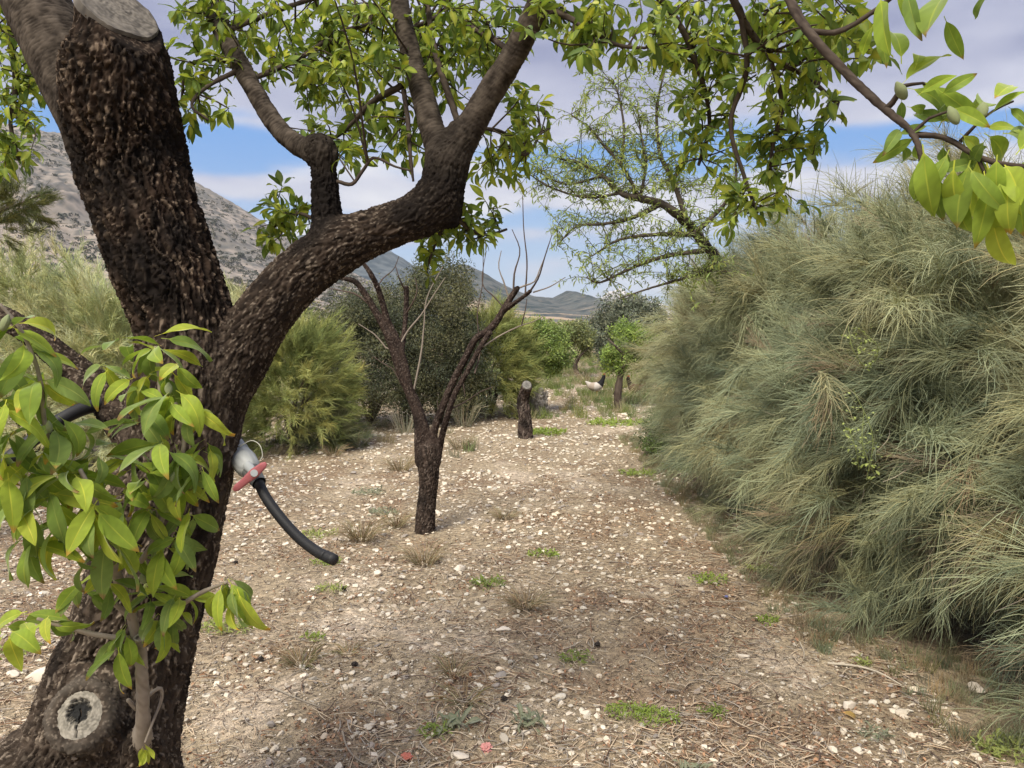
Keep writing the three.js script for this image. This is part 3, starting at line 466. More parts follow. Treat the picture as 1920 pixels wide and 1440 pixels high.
  br([[1010, 10, 10, 1.9], [1060, 30, 8, 1.85], [1110, 60, 6, 1.8], [1160, 85, 5, 1.78], [1210, 90, 3.5, 1.76]]);
  br([[755, 160, 9, 2.1], [700, 190, 8, 2.15], [640, 250, 5, 2.2], [600, 270, 3, 2.2]]); br([[757, 170, 7, 2.1], [765, 230, 6, 2.05], [770, 300, 5, 2.0], [775, 340, 3, 2]]);
  br([[632, 340, 5, 1.98], [660, 345, 5, 1.97], [680, 320, 4.5, 1.96], [700, 296, 4, 1.95], [740, 312, 3, 1.94], [770, 320, 2.5, 1.94]]);
  br([[870, 262, 8, 2.05], [835, 160, 9, 2.12], [815, 95, 8, 2.18], [800, 0, 7, 2.25]]); br([[895, 240, 6, 2.05], [945, 250, 5, 2.15], [985, 290, 4, 2.25], [1015, 250, 3, 2.3]]);
  br([[850, 400, 6, 2.05], [880, 430, 5, 2.1], [915, 440, 4, 2.15], [950, 430, 3, 2.2]]); br([[840, 410, 5, 2.05], [815, 460, 4, 2.1], [800, 505, 3, 2.12]]); br([[590, 410, 5, 2.15], [555, 400, 4, 2.2], [525, 420, 3, 2.25]]);
  br([[444, 120, 8, 2.1], [395, 110, 6, 2.15], [350, 130, 4, 2.2], [340, 190, 3, 2.2]]); br([[450, 130, 7, 2.1], [385, 165, 5, 2.05], [360, 200, 4, 2.0], [390, 225, 3, 2.0]]);
  br([[470, 150, 7, 2.1], [560, 110, 6, 2.2], [640, 60, 5, 2.3], [720, 40, 4, 2.4]]); br([[420, 60, 7, 2.12], [520, 20, 6, 2.2], [640, -20, 5, 2.3]]);
  br([[40, -60, 14, 2.1], [20, 60, 9, 2.3], [30, 160, 7, 2.4], [20, 230, 5, 2.4], [35, 300, 4, 2.4]]); br([[965, 100, 8, 1.95], [900, 60, 7, 2.1], [830, 30, 6, 2.3], [760, 60, 5, 2.4]]);
  br([[-10, -180, 14, 2.15], [-60, -100, 9, 2.3], [-40, 40, 6, 2.4]]);

  // ---- leaves
  const bigLeaves = leafVariants(10, 0.112, 0.033, 16, true, 71), canopyLeaves = leafVariants(8, 0.07, 0.023, 6, false, 72, 0.8);
  const greens = [[0.29, 0.4, 0.034], [0.23, 0.33, 0.032], [0.36, 0.46, 0.038], [0.175, 0.265, 0.035], [0.43, 0.5, 0.045], [0.22, 0.31, 0.06]].map((c) => leafMat(c));
  const near = []; const leaf = (p, dir, s, roll = 0, g, m, up = UPV) => { near.push([p, dir, s, roll, g ?? bigLeaves[Math.floor(R() * 10)], m ?? greens[Math.min(5, Math.floor(R() * 6.4))], up]); };
  let nLeaf = 0; const leafMesh = (p, dir, s, roll = 0, g, m, up = UPV) => { const o = mesh('leaf', g ?? bigLeaves[Math.floor(R() * 10)], m ?? greens[Math.min(5, Math.floor(R() * 6.4))], almond); o.position.set(0, 0, 0); const mx = place(p.clone().sub(almond.position), dir, s, roll, up); o.applyMatrix4(mx); nLeaf++; return o; };
  const whorl = (px, py, d, n, s, down, o = {}) => { const c = at(px, py, d), a0 = rr(0, 6.28); for (let k = 0; k < n; k++) { const a = a0 + k * 2.4 + rn() * 0.3, el = -down + rn() * 0.35; leaf(c.clone().add(vec(rn() * 0.008, rn() * 0.012, rn() * 0.008)), vec(Math.cos(a) * Math.cos(el), Math.sin(el), Math.sin(a) * Math.cos(el)), s * rr(0.75, 1.12), rn() * 0.5, undefined, o.m, vec(rn() * 0.5, 0.8, 0.35 + rn() * 0.5)); } };
  seedR(81);
  for (const [x, y, d, n, s, dn] of [[292, 648, 1.63, 9, 1, 0.35], [322, 745, 1.55, 9, 1.05, 0.35], [285, 700, 1.62, 5, 0.95, 0.5], [250, 720, 1.6, 5, 0.9, 0.6], [72, 712, 1.42, 9, 1.05, 0.5], [30, 615, 1.4, 7, 1, 0.2], [100, 790, 1.44, 6, 1, 0.7], [20, 800, 1.4, 5, 1, 0.8], [85, 850, 1.46, 7, 1, 0.4], [140, 890, 1.44, 8, 1.05, 0.55], [175, 955, 1.45, 9, 1.05, 0.8], [40, 940, 1.42, 6, 1.1, 0.9], [250, 860, 1.55, 7, 0.95, 0.4], [335, 840, 1.56, 8, 0.95, 0.6], [330, 900, 1.58, 9, 0.95, 0.6], [285, 950, 1.58, 8, 0.95, 0.6], [225, 930, 1.55, 6, 0.95, 0.5], [240, 1040, 1.6, 6, 0.85, 0.5], [300, 1020, 1.6, 6, 0.9, 0.7], [150, 1100, 1.6, 6, 0.8, 0.4], [95, 1165, 1.61, 5, 0.85, 0.4], [40, 1160, 1.6, 4, 0.95, 0.3], [280, 1110, 1.64, 8, 0.9, 0.3], [335, 1120, 1.64, 7, 0.85, 0.4], [420, 1090, 1.6, 6, 0.95, 0.75], [240, 1185, 1.68, 5, 0.85, 0.9], [215, 1200, 1.67, 4, 0.85, 0.8], [330, 1150, 1.65, 4, 0.9, 1.1], [235, 1250, 1.7, 2, 0.7, 0.9], [200, 690, 1.6, 5, 0.9, 0.5], [265, 780, 1.58, 6, 1, 0.5], [10, 690, 1.4, 6, 1.1, 0.6], [180, 850, 1.5, 6, 1, 0.5], [90, 920, 1.44, 6, 1.05, 0.8], [375, 880, 1.56, 4, 0.9, 0.7], [20, 880, 1.4, 5, 1.1, 0.6], [200, 1010, 1.5, 6, 1.05, 0.9], [360, 960, 1.6, 4, 0.9, 0.8], [60, 650, 1.42, 6, 1.05, 0.5], [140, 800, 1.5, 7, 1.05, 0.5], [230, 640, 1.62, 5, 0.95, 0.4], [330, 690, 1.6, 5, 0.95, 0.7], [270, 900, 1.54, 7, 1, 0.6], [120, 980, 1.46, 6, 1.1, 0.9], [60, 1010, 1.44, 5, 1.1, 1.0], [330, 1000, 1.6, 6, 0.95, 0.8], [380, 830, 1.58, 5, 0.9, 0.7], [200, 1090, 1.6, 6, 0.9, 0.5], [300, 1160, 1.64, 6, 0.9, 0.8], [10, 760, 1.36, 6, 1.1, 0.7], [300, 830, 1.52, 6, 1.05, 0.6], [360, 760, 1.56, 5, 0.95, 0.6], [60, 880, 1.42, 6, 1.1, 0.7], [15, 1180, 1.56, 5, 0.9, 0.5], [445, 1100, 1.58, 4, 1, 1.1]]) whorl(x, y, d, n, s, dn);
  for (let k = 0; k < 5; k++) leaf(at(271 + rn() * 3, 1395 + k * 4, 1.755), vec(rn() * 0.25, -1, rn() * 0.3), rr(0.35, 0.5), rn(), undefined, greens[4]);
  // the sprig hanging close by at the upper right: base, tip, distance, size
  seedR(83);
  const bt = (bx, by, tx, ty, d, roll = 0, w = 1, m) => { const a = at(bx, by, d), b = at(tx, ty, d + rr(-0.03, 0.03)), L = a.distanceTo(b), o = leaf(a, b.clone().sub(a), vec(L / 0.106 * w, L / 0.106, L / 0.106), (roll - 0.8) * 0.9, undefined, m === undefined ? undefined : greens[m], EYE.clone().sub(a).normalize().addScaledVector(UPV, 0.35)); return o; };
  for (const a of [[1722, 255, 1636, 298, 0.85, 0.3, 1, 1], [1690, 120, 1680, 20, 0.86, 1.2, 1.1, 1], [1650, -10, 1688, 92, 0.86, 1.4, 1.1, 0], [1800, -40, 1745, 98, 0.84, 1.5, 1.25, 1], [1700, -20, 1742, 70, 0.85, 1.4, 0.8, 3], [1860, -30, 1815, 48, 0.84, 1.2, 0.8, 3], [1690, 160, 1772, 118, 0.86, -0.3, 1.1, 2], [1700, 165, 1820, 185, 0.85, 0.2, 0.9, 1], [1735, 155, 1850, 230, 0.84, 0.5, 1, 0], [1690, 185, 1695, 225, 0.86, 1, 1.2, 3], [1780, 230, 1705, 195, 0.84, 0.3, 1.2, 3], [1790, 225, 1745, 190, 0.83, 0.6, 1.1, 5], [1840, 215, 1876, 148, 0.83, 0.9, 1.3, 1], [1850, 220, 1935, 178, 0.82, -0.4, 1, 0], [1840, 240, 1925, 235, 0.82, 0.3, 1.1, 2], [1845, 250, 1925, 300, 0.82, 0.5, 1.1, 0], [1810, 265, 1870, 330, 0.83, 0.9, 1.1, 3], [1805, 260, 1835, 370, 0.83, 1.2, 1.2, 5], [1735, 290, 1728, 372, 0.84, 1.2, 1.2, 1], [1730, 255, 1700, 320, 0.86, 0.8, 0.9, 1], [1770, 265, 1760, 345, 0.83, 1, 1.1, 3], [1820, 300, 1800, 430, 0.82, 1.3, 1.4, 1], [1830, 285, 1850, 430, 0.82, 1, 1, 4], [1850, 305, 1895, 455, 0.81, 1.2, 0.9, 4], [1861, 398, 1867, 520, 0.815, 1, 1.0, 4], [1880, 305, 1930, 380, 0.8, 0.7, 1.3, 2], [1835, 300, 1760, 330, 0.83, 0.4, 1.1, 3], [1820, 330, 1835, 440, 0.84, 1, 1.2, 2], [1900, 320, 1960, 300, 0.8, 0.4, 1.2, 1], [1740, 320, 1780, 400, 0.85, 0.8, 1.2, 0], [1760, 240, 1800, 170, 0.85, 0.5, 1.1, 5], [1765, 200, 1740, 150, 0.86, 0.7, 1, 0], [1690, 270, 1720, 310, 0.86, 0.7, 0.8, 3], [1900, 330, 1930, 430, 0.8, 1, 1.2, 1], [1730, 270, 1745, 400, 0.83, 1, 1.1, 0], [1790, 300, 1770, 440, 0.82, 0.9, 1.1, 2], [1850, 260, 1800, 320, 0.8, 0.6, 1.2, 3], [1870, 290, 1860, 400, 0.79, 0.9, 1.1, 0], [1745, 235, 1690, 250, 0.84, 0.6, 1, 3], [1800, 250, 1850, 290, 0.81, 0.7, 1.2, 2], [1760, 180, 1830, 150, 0.83, 0.6, 1, 1], [1720, 60, 1700, -20, 0.86, 0.8, 1, 0], [1880, 250, 1960, 260, 0.8, 0.8, 1.2, 5], [1815, 310, 1870, 400, 0.8, 0.9, 1.1, 1], [1845, 320, 1868, 448, 0.815, 1, 0.9, 2], [1720, 180, 1790, 140, 0.84, 0.5, 1, 0], [1700, 200, 1760, 210, 0.85, 0.9, 1, 1], [1780, 200, 1850, 250, 0.83, 0.6, 1, 0], [1760, 230, 1830, 210, 0.84, 0.9, 1, 4], [1820, 220, 1790, 160, 0.83, 0.8, 1, 3], [1890, 200, 1930, 230, 0.82, 0.7, 1, 1], [1900, 160, 1850, 200, 0.83, 0.7, 1, 2], [1860, 330, 1840, 460, 0.8, 0.8, 0.9, 0], [1780, 280, 1740, 380, 0.83, 0.7, 1, 1], [1890, 320, 1880, 440, 0.79, 0.8, 1, 2], [1750, 330, 1760, 420, 0.84, 0.8, 0.9, 3], [1690, 240, 1660, 300, 0.87, 0.8, 0.8, 3], [1800, 350, 1790, 450, 0.83, 1, 1, 1], [1905, 290, 1960, 230, 0.79, 0.8, 1.1, 0], [1715, 130, 1740, 60, 0.86, 0.8, 0.9, 2], [1770, 30, 1800, 110, 0.85, 0.9, 0.9, 1], [1640, 40, 1610, 110, 0.9, 0.9, 0.9, 0], [1650, 60, 1670, 130, 0.9, 0.9, 0.8, 1]]) bt(...a);
  const nutMat = mat([0.2, 0.23, 0.11], { roughness: 1 });
  const nut = (px, py, d, s, dir) => { const g = new THREE.SphereGeometry(1, 16, 12), p = g.attributes.position; for (let i = 0; i < p.count; i++) { const z = p.getY(i), k = 1 - 0.35 * sstep(0.1, 1, z) + 0.03 * N3(p.getX(i) * 3 + px, z * 3, p.getZ(i) * 3); p.setXYZ(i, p.getX(i) * 0.58 * k, z, p.getZ(i) * 0.48 * k); } g.computeVertexNormals(); g.rotateX(Math.PI / 2); const o = mesh('green_almond', g, nutMat, almond); o.position.set(0, 0, 0); o.applyMatrix4(place(at(px, py, d).sub(almond.position), dir, s)); };
  for (const [x, y, d, s] of [[1689, 170, 0.855, 0.0115], [1787, 216, 0.82, 0.0115], [1842, 206, 0.815, 0.01], [316, 728, 1.54, 0.013], [326, 893, 1.54, 0.013], [10, 605, 1.37, 0.016], [268, 1085, 1.6, 0.013], [92, 800, 1.42, 0.012], [250, 1142, 1.64, 0.011]]) nut(x, y, d, s, vec(rn() * 0.5, 0.9, rn() * 0.4));

  // crown: twigs reach from the branches into these masses, leaves hang along them
  seedR(91);
  const masses = [ // px, py, rx, ry, depth, spread, twigs
    [370, 90, 60, 120, 2.15, 0.3, 26], [430, 20, 90, 50, 2.2, 0.4, 18], [560, 90, 110, 95, 2.3, 0.5, 44], [620, 190, 70, 90, 2.3, 0.4, 24], [690, 80, 100, 95, 2.35, 0.5, 50], [700, 240, 60, 80, 2.2, 0.3, 20], [760, 300, 40, 50, 2.1, 0.2, 8], [800, 70, 110, 90, 2.3, 0.5, 48], [900, 60, 90, 70, 2.15, 0.4, 26], [860, 150, 70, 70, 2.3, 0.3, 16], [960, 220, 60, 70, 2.3, 0.3, 18], [985, 300, 40, 50, 2.3, 0.2, 10], [1050, 30, 90, 45, 1.85, 0.25, 20], [1150, 80, 90, 45, 1.78, 0.2, 14], [1180, 20, 90, 40, 1.9, 0.3, 12],
    [1290, 60, 90, 80, 2.1, 0.35, 36], [1330, 180, 80, 80, 2.1, 0.3, 34], [1400, 60, 80, 70, 1.95, 0.3, 30], [1420, 180, 70, 90, 1.95, 0.3, 34], [1500, 70, 70, 70, 1.9, 0.3, 26], [1530, 180, 60, 60, 1.92, 0.2, 20], [1570, 30, 70, 50, 1.7, 0.3, 16], [1630, 60, 50, 50, 1.5, 0.25, 10], [1360, 290, 60, 50, 2.1, 0.2, 16], [1450, 270, 60, 60, 2.0, 0.2, 18], [1540, 250, 50, 40, 1.95, 0.15, 12], [1395, 400, 45, 40, 1.9, 0.12, 14], [1430, 370, 50, 35, 1.92, 0.12, 10], [1480, 370, 40, 25, 1.95, 0.1, 6], [1290, 300, 40, 60, 2.2, 0.2, 10], [1230, 130, 50, 60, 2.2, 0.3, 8],
    [40, 60, 60, 110, 2.4, 0.3, 26], [30, 200, 50, 60, 2.4, 0.25, 20], [25, 290, 40, 45, 2.4, 0.2, 14], [70, 170, 25, 60, 2.45, 0.2, 6], [880, 430, 70, 40, 2.12, 0.15, 16], [810, 480, 25, 45, 2.12, 0.1, 8], [900, 400, 50, 30, 2.15, 0.15, 8], [540, 390, 45, 50, 2.22, 0.15, 16], [500, 430, 25, 30, 2.25, 0.1, 6], [385, 215, 40, 25, 2.02, 0.1, 5], [930, 330, 50, 40, 2.2, 0.2, 8],
    [300, -160, 260, 120, 2.4, 0.9, 60], [700, -180, 300, 120, 2.3, 1.1, 80], [1150, -180, 280, 120, 2.1, 0.9, 60], [1500, -150, 220, 120, 1.7, 0.7, 44], 
  ];
  const cand = [], twigs = new Bag(), fp = feeders.flat().filter((_, i) => i % 2 === 0);
  const palette = [[0.175, 0.265, 0.026], [0.14, 0.22, 0.024], [0.235, 0.33, 0.03], [0.095, 0.165, 0.024], [0.3, 0.38, 0.035]];
  for (const [cx, cy, rx, ry, d, sd, n] of masses) for (let k = 0; k < n * (cx > 1270 && cx < 1600 && cy > 0 ? 0.4 : cy < -100 ? 0.3 : 0.74); k++) {
    const a = rr(0, 6.28), q = Math.sqrt(R()), e = at(cx + Math.cos(a) * q * rx, cy + Math.sin(a) * q * ry, d + rn() * sd * 0.5);
    let best = null, bd = 1e9; for (const f of fp) { const w = f.p.distanceTo(e) * rr(0.8, 1.35); if (w < bd) { bd = w; best = f; } }
    const s = best.p, mid = s.clone().lerp(e, 0.5).add(vec(rn() * 0.03, 0.05 * bd + rn() * 0.02, rn() * 0.03)), far = bd > 0.6, s2 = far ? mid.clone().lerp(e, 0.2) : s;
    const pts = far ? [s, mid, mid.clone().lerp(e, 0.5).add(vec(rn() * 0.03, 0.01, rn() * 0.03)), e] : [s, mid, e], cv = new THREE.CatmullRomCurve3(pts);
    twigs.add(tubeArrays(pts, pts.map((_, i) => lerp(Math.min(0.004, 0.0022 + bd * 0.004), 0.0011, i / (pts.length - 1))), 4, 0.035, { color: [0.06, 0.045, 0.034], wob: 0.25, seed: k }));
    const len = cv.getLength(), from = Math.max(0.25, 1 - 0.26 / len), nodes = Math.ceil(len * (1 - from) / 0.026);
    for (let i = 0; i <= nodes; i++) {
      const t = lerp(from, 1, i / nodes), p = cv.getPoint(t), T = cv.getTangent(t), whorled = i === nodes ? 5 : R() < 0.35 ? 1 : 2;
      for (let w = 0; w < whorled; w++) {
        const dir = T.clone().multiplyScalar(0.35).add(ballDir().multiplyScalar(0.85)).add(vec(0, -0.28, 0)).normalize();
        cand.push([p, dir, rr(0.45, 0.9), rn() * 0.9, palette[Math.floor(R() * 5)]]);
      }
    }
  }
  // the largest-looking crown leaves are parts of their own, the rest one mass
  const size = ([p, , s]) => { const v = p.clone().sub(EYE), d = -v.dot(FW) * -1, x = v.x / d * F, y = v.dot(UPC) / d * F; return d > 0.3 && Math.abs(x) < 960 && y < 720 ? s / d : s / 100; };
  const sz = (s) => typeof s === 'number' ? s : s.z, order = [...near.map((c, k) => [size([c[0], 0, sz(c[2]) * 1.5]), k, true]), ...cand.map((c, k) => [size(c), k, false])].sort((a, b) => b[0] - a[0]);
  const soloMats = palette.map((c) => leafMat(c)), rest = [], restNear = [];
  order.forEach(([, k, isNear], rank) => {
    const c = isNear ? near[k] : cand[k];
    if (rank < 300) isNear ? leafMesh(...c) : leafMesh(c[0], c[1], c[2], c[3], canopyLeaves[k % 8], soloMats[palette.indexOf(c[4])]);
    else if (isNear) restNear.push([place(c[0], c[1], c[2], c[3], c[6]), vary(c[5].color.toArray(), 0.15)]);
    else rest.push([place(c[0], c[1], c[2], c[3]), vary(c[4], 0.3, 0.08)]);
  });
  if (restNear.length) instanced('foliage', bigLeaves, leafMat([1, 1, 1]), restNear, almond, 'stuff');
  mesh('twig', twigs.geo(), barkMat, almond, 'stuff');
  instanced('foliage', canopyLeaves, leafMat([1, 1, 1]), rest, almond, 'stuff');
  console.log('leaves', nLeaf, near.length, 'rest', rest.length, restNear.length);
}
// ------------------------------------------------------------------ irrigation pipe and valve
{
  const o = thing('irrigation_pipe', 'black plastic irrigation pipe with grey valve and red handle passing behind the trunk', 'pipe', null, at(330, 800, 2.2));
  const rubber = mat([0.013, 0.013, 0.014], { roughness: 0.62 }), pvc = mat([1, 1, 1], { vertexColors: true, roughness: 0.55 }), red = mat([0.46, 0.13, 0.14], { roughness: 0.6 });
  const P = (l) => l.map(([x, y, d]) => at(x, y, d));
  mesh('pipe', tube(P([[-120, 960, 1.9], [-20, 890, 1.92], [60, 826, 1.98], [130, 778, 2.05], [190, 757, 2.12], [250, 750, 2.18], [330, 765, 2.2], [400, 805, 2.14], [436, 836, 2.06]]), Array(9).fill(0.018), 20, 0.03), rubber, o);
  const a = at(431, 826, 2.07), b = at(486, 906, 1.96), ax = b.clone().sub(a), L = ax.length(), grime = (ca, sa, s) => mix3([0.24, 0.25, 0.245], [0.46, 0.48, 0.47], clamp(0.55 + 0.5 * N3(ca * 2, sa * 2, s * 40) + 0.3 * N3(ca * 6, sa * 6, s * 120)));
  const prof = [[0, 0.02], [0.12, 0.022], [0.14, 0.028], [0.3, 0.0295], [0.33, 0.025], [0.36, 0.0295], [0.5, 0.033], [0.66, 0.03], [0.72, 0.023], [0.86, 0.021], [1, 0.018]];
  const body = (t0, t1, name, colr, k = 1) => { const ps = prof.filter(([t]) => t >= t0 - 1e-6 && t <= t1 + 1e-6), pos = [], col = [], idx = [], S = 28, x = ax.clone().normalize().cross(UPV).normalize(), y = ax.clone().normalize().cross(x); ps.forEach(([t, r], i) => { for (let e = 0; e < S; e++) { const an = e / S * 6.2832, q = a.clone().addScaledVector(ax, t).addScaledVector(x, Math.cos(an) * r * k).addScaledVector(y, Math.sin(an) * r * k); pos.push(q.x, q.y, q.z); col.push(...colr(Math.cos(an), Math.sin(an), t * L)); if (i) { const A = (i - 1) * S + e, B = (i - 1) * S + (e + 1) % S; idx.push(A, A + S, B, B, A + S, B + S); } } }); return mesh(name, buildGeo(pos, idx, col), new THREE.MeshStandardMaterial({ vertexColors: true, roughness: 0.5, side: THREE.DoubleSide }), o); };
  body(0, 0.3, 'union_nut', grime); body(0.3, 0.72, 'valve_body', grime); body(0.72, 1, 'union_nut', (c, s, t) => grime(c, s, t).map((v) => v * 0.3));
  const ring = new THREE.TorusGeometry(0.0265, 0.004, 8, 32); ring.applyMatrix4(place(a.clone().addScaledVector(ax, 0.1), ax, 1)); mesh('clamp_band', ring, mat([0.04, 0.04, 0.042], { roughness: 0.5 }), o);
  // handle: a ribbed bar across the valve
  const h0 = at(438, 920, 1.915), h1 = at(499, 868, 1.915), hx = h1.clone().sub(h0), hl = hx.length(), hb = new Bag(), hu = hx.clone().normalize(), hn = EYE.clone().sub(h0).normalize(), hv = hu.clone().cross(hn).normalize();
  { const S = 16, pos = [], col = [], idx = []; const n = 40; for (let i = 0; i <= n; i++) { const t = i / n, w = 0.0085 + 0.0035 * Math.exp(-(((t - 0.62) / 0.2) ** 2)) + 0.0012 * (i % 2) * (t < 0.5 ? 1 : 0.4), e = Math.min(1, 6 * Math.min(t, 1 - t) + 0.45); for (let k = 0; k < S; k++) { const an = k / S * 6.2832, c = Math.cos(an), s = Math.sin(an), q = h0.clone().addScaledVector(hx, t).addScaledVector(hv, Math.sign(c) * Math.pow(Math.abs(c), 0.6) * w * e).addScaledVector(hn, Math.sign(s) * Math.pow(Math.abs(s), 0.6) * 0.0085 * e); pos.push(q.x, q.y, q.z); col.push(1, 1, 1); if (i) { const A = (i - 1) * S + k, B = (i - 1) * S + (k + 1) % S; idx.push(A, A + S, B, B, A + S, B + S); } } }
    for (const [b0, q] of [[0, h0], [n * S, h1]]) { const c = pos.length / 3; pos.push(q.x, q.y, q.z); col.push(1, 1, 1); for (let k = 0; k < S; k++) idx.push(c, b0 + k, b0 + (k + 1) % S); } hb.add({ pos, col, idx }); }
  red.side = THREE.DoubleSide; const handle = mesh('handle', hb.geo(), red, o); handle.userData.label = 'faded red valve handle';
  const cap = new THREE.CylinderGeometry(0.0085, 0.0095, 0.006, 20); cap.rotateX(Math.PI / 2); cap.applyMatrix4(place(h0.clone().addScaledVector(hx, 0.63).addScaledVector(hn, 0.0095), hn, 1)); mesh('screw_cap', cap, mat([0.5, 0.52, 0.52], { roughness: 0.5 }), handle);
  const stem = tube([h0.clone().addScaledVector(hx, 0.63), a.clone().addScaledVector(ax, 0.52)], [0.011, 0.013], 14, 0.02); mesh('valve_stem', stem, mat([0.4, 0.42, 0.42], { roughness: 0.6 }), o);
  mesh('hose', tube(P([[483, 900, 1.965], [497, 930, 1.94], [524, 968, 1.91], [560, 1008, 1.87], [597, 1036, 1.83], [612, 1043, 1.815]]), Array(6).fill(0.013), 18, 0.02), rubber, o);
  mesh('hose_end', tube(P([[610, 1042, 1.817], [618, 1046, 1.81], [627, 1050, 1.80]]), [0.0137, 0.014, 0.0133], 18, 0.01), rubber, o);
  mesh('tie_wire', tube(P([[448, 838, 2.0], [472, 826, 1.98], [488, 836, 1.96], [492, 856, 1.955], [488, 862, 1.95]]), Array(5).fill(0.0012), 6, 0.01), mat([0.45, 0.45, 0.38]), o);
}
// ------------------------------------------------------------------ pruned young tree, stumps
{
  const d = 5.5, base = gnd(797, 995), o = thing('pruned_tree', 'small leafless pruned almond tree with forked bare limbs beside the path', 'tree', null, base);
  const bk = roughBark(0.008, [0.02, 0.015, 0.012], [0.075, 0.054, 0.042], [0.2, 0.16, 0.13], 1.3, -0.1), lt = roughBark(0.005, [0.02, 0.014, 0.012], [0.062, 0.043, 0.034], [0.17, 0.135, 0.11], 2, -0.1);
  const C = (l, b = lt) => pchain(l.map(([x, y, r, e]) => e ? [x, y, r * 0.8, e] : [x, y, r * 0.8]), b, 0.03, d);
  mesh('trunk', flesh([
    C([[797, 1015, 27], [797, 985, 23], [801, 930, 21], [804, 890, 23], [802, 862, 26], [803, 845, 22]], bk),
    C([[790, 865, 15], [788, 835, 14], [786, 790, 13], [772, 745, 12], [750, 690, 12], [733, 640, 11], [716, 605, 9], [700, 577, 7.5], [682, 548, 7], [664, 527, 6.5], [634, 521, 4]]),
    C([[813, 862, 11], [804, 825, 11], [792, 792, 12], [776, 750, 12]]),
    C([[765, 715, 9], [756, 672, 8], [744, 637, 8], [727, 602, 7.5], [710, 545, 6.5, 5.45], [697, 517, 6, 5.4], [684, 497, 5, 5.4]]),
    C([[752, 660, 7], [758, 620, 6, 5.55], [761, 585, 6, 5.6], [762, 540, 6, 5.6]]),
    C([[812, 850, 10], [815, 805, 9], [834, 752, 8.5], [853, 708, 8], [872, 672, 8], [893, 634, 8], [912, 622, 8.5], [930, 604, 8], [946, 578, 7.5], [960, 555, 7], [970, 541, 6.5]]),
    C([[818, 868, 10], [824, 838, 8.5], [840, 775, 7, 5.4], [853, 738, 6.5, 5.4], [873, 702, 6, 5.4], [900, 652, 6, 5.42], [918, 624, 6.5, 5.45]]),
    C([[945, 582, 6], [965, 568, 5.5, 5.4], [982, 556, 5, 5.35], [994, 546, 5, 5.3]]),
  ], 0.0065, { k: 0.014 }), barkMat, o);
  seedR(101); const tw = (l, r0 = 1.8, c = [0.1, 0.075, 0.062]) => mesh('branch', tube(l.map(([x, y, e]) => at(x, y, e ?? d)), l.map((_, i) => lerp(r0, 0.7, i / (l.length - 1)) / F * d), 6, 0.05, { wob: 0.2, color: c, seed: l[0][0] }), barkMat, o);
  for (const l of [[[970, 541], [985, 535], [1002, 528], [1012, 505], [1026, 470]], [[994, 546, 5.3], [1010, 520, 5.2], [1022, 480, 5.1], [1035, 440, 5.1]], [[947, 580], [925, 555], [908, 540], [904, 520], [912, 470]], [[955, 562], [945, 530], [935, 500], [940, 470]], [[985, 550], [988, 490], [982, 430], [980, 366]], [[905, 650, 5.42], [940, 628], [978, 610], [1000, 603], [1020, 592]], [[978, 610], [985, 580], [988, 560]], [[890, 700, 5.4], [900, 660], [895, 590], [905, 530], [906, 480]], [[734, 640], [728, 655], [706, 630], [672, 607]], [[700, 577], [668, 552], [640, 545], [616, 540]], [[706, 540, 5.4], [720, 520], [738, 505], [748, 480]], [[760, 590, 5.6], [775, 565], [782, 545], [778, 520]], [[748, 650], [765, 620], [790, 590], [812, 555], [835, 520]], [[775, 735], [790, 660], [795, 610], [800, 560], [830, 500]], [[752, 720], [742, 700], [735, 690], [722, 684], [700, 668]], [[838, 770, 5.4], [870, 755], [900, 735], [925, 725]], [[862, 690], [868, 715], [872, 745]], [[818, 805], [822, 780], [820, 750]], [[1000, 548, 5.3], [1030, 538, 5.2], [1060, 520, 5.1]], [[760, 545, 5.6], [748, 520], [742, 500]], [[962, 556], [965, 510], [975, 470], [960, 430]]]) tw(l, rr(1.3, 2.1), R() < 0.35 ? [0.25, 0.21, 0.17] : [0.1, 0.075, 0.062]);
}
const cutFace = (px, py, d, n, r, parent) => { const pos = [], col = [], idx = [], p = at(px, py, d), x = n.clone().cross(UPV).normalize(), y = x.clone().cross(n); for (let i = 0; i <= 8; i++) for (let k = 0; k <= 24; k++) { const a = k / 24 * 6.2832, q = i / 8, v = p.clone().addScaledVector(x, Math.cos(a) * q * r).addScaledVector(y, Math.sin(a) * q * r).addScaledVector(n, i === 8 ? -0.02 : 0.004); pos.push(v.x, v.y, v.z); col.push(...mix3([0.08, 0.075, 0.068], [0.28, 0.265, 0.235], clamp(0.1 + q * 0.7 + 0.4 * N3(Math.cos(a) * q * 4, Math.sin(a) * q * 4, px)))); if (i && k) { const A = (i - 1) * 25 + k - 1; idx.push(A, A + 25, A + 1, A + 1, A + 25, A + 26); } } mesh('sawn_face', buildGeo(pos, idx, col), new THREE.MeshStandardMaterial({ vertexColors: true, roughness: 0.9, side: THREE.DoubleSide }), parent); };
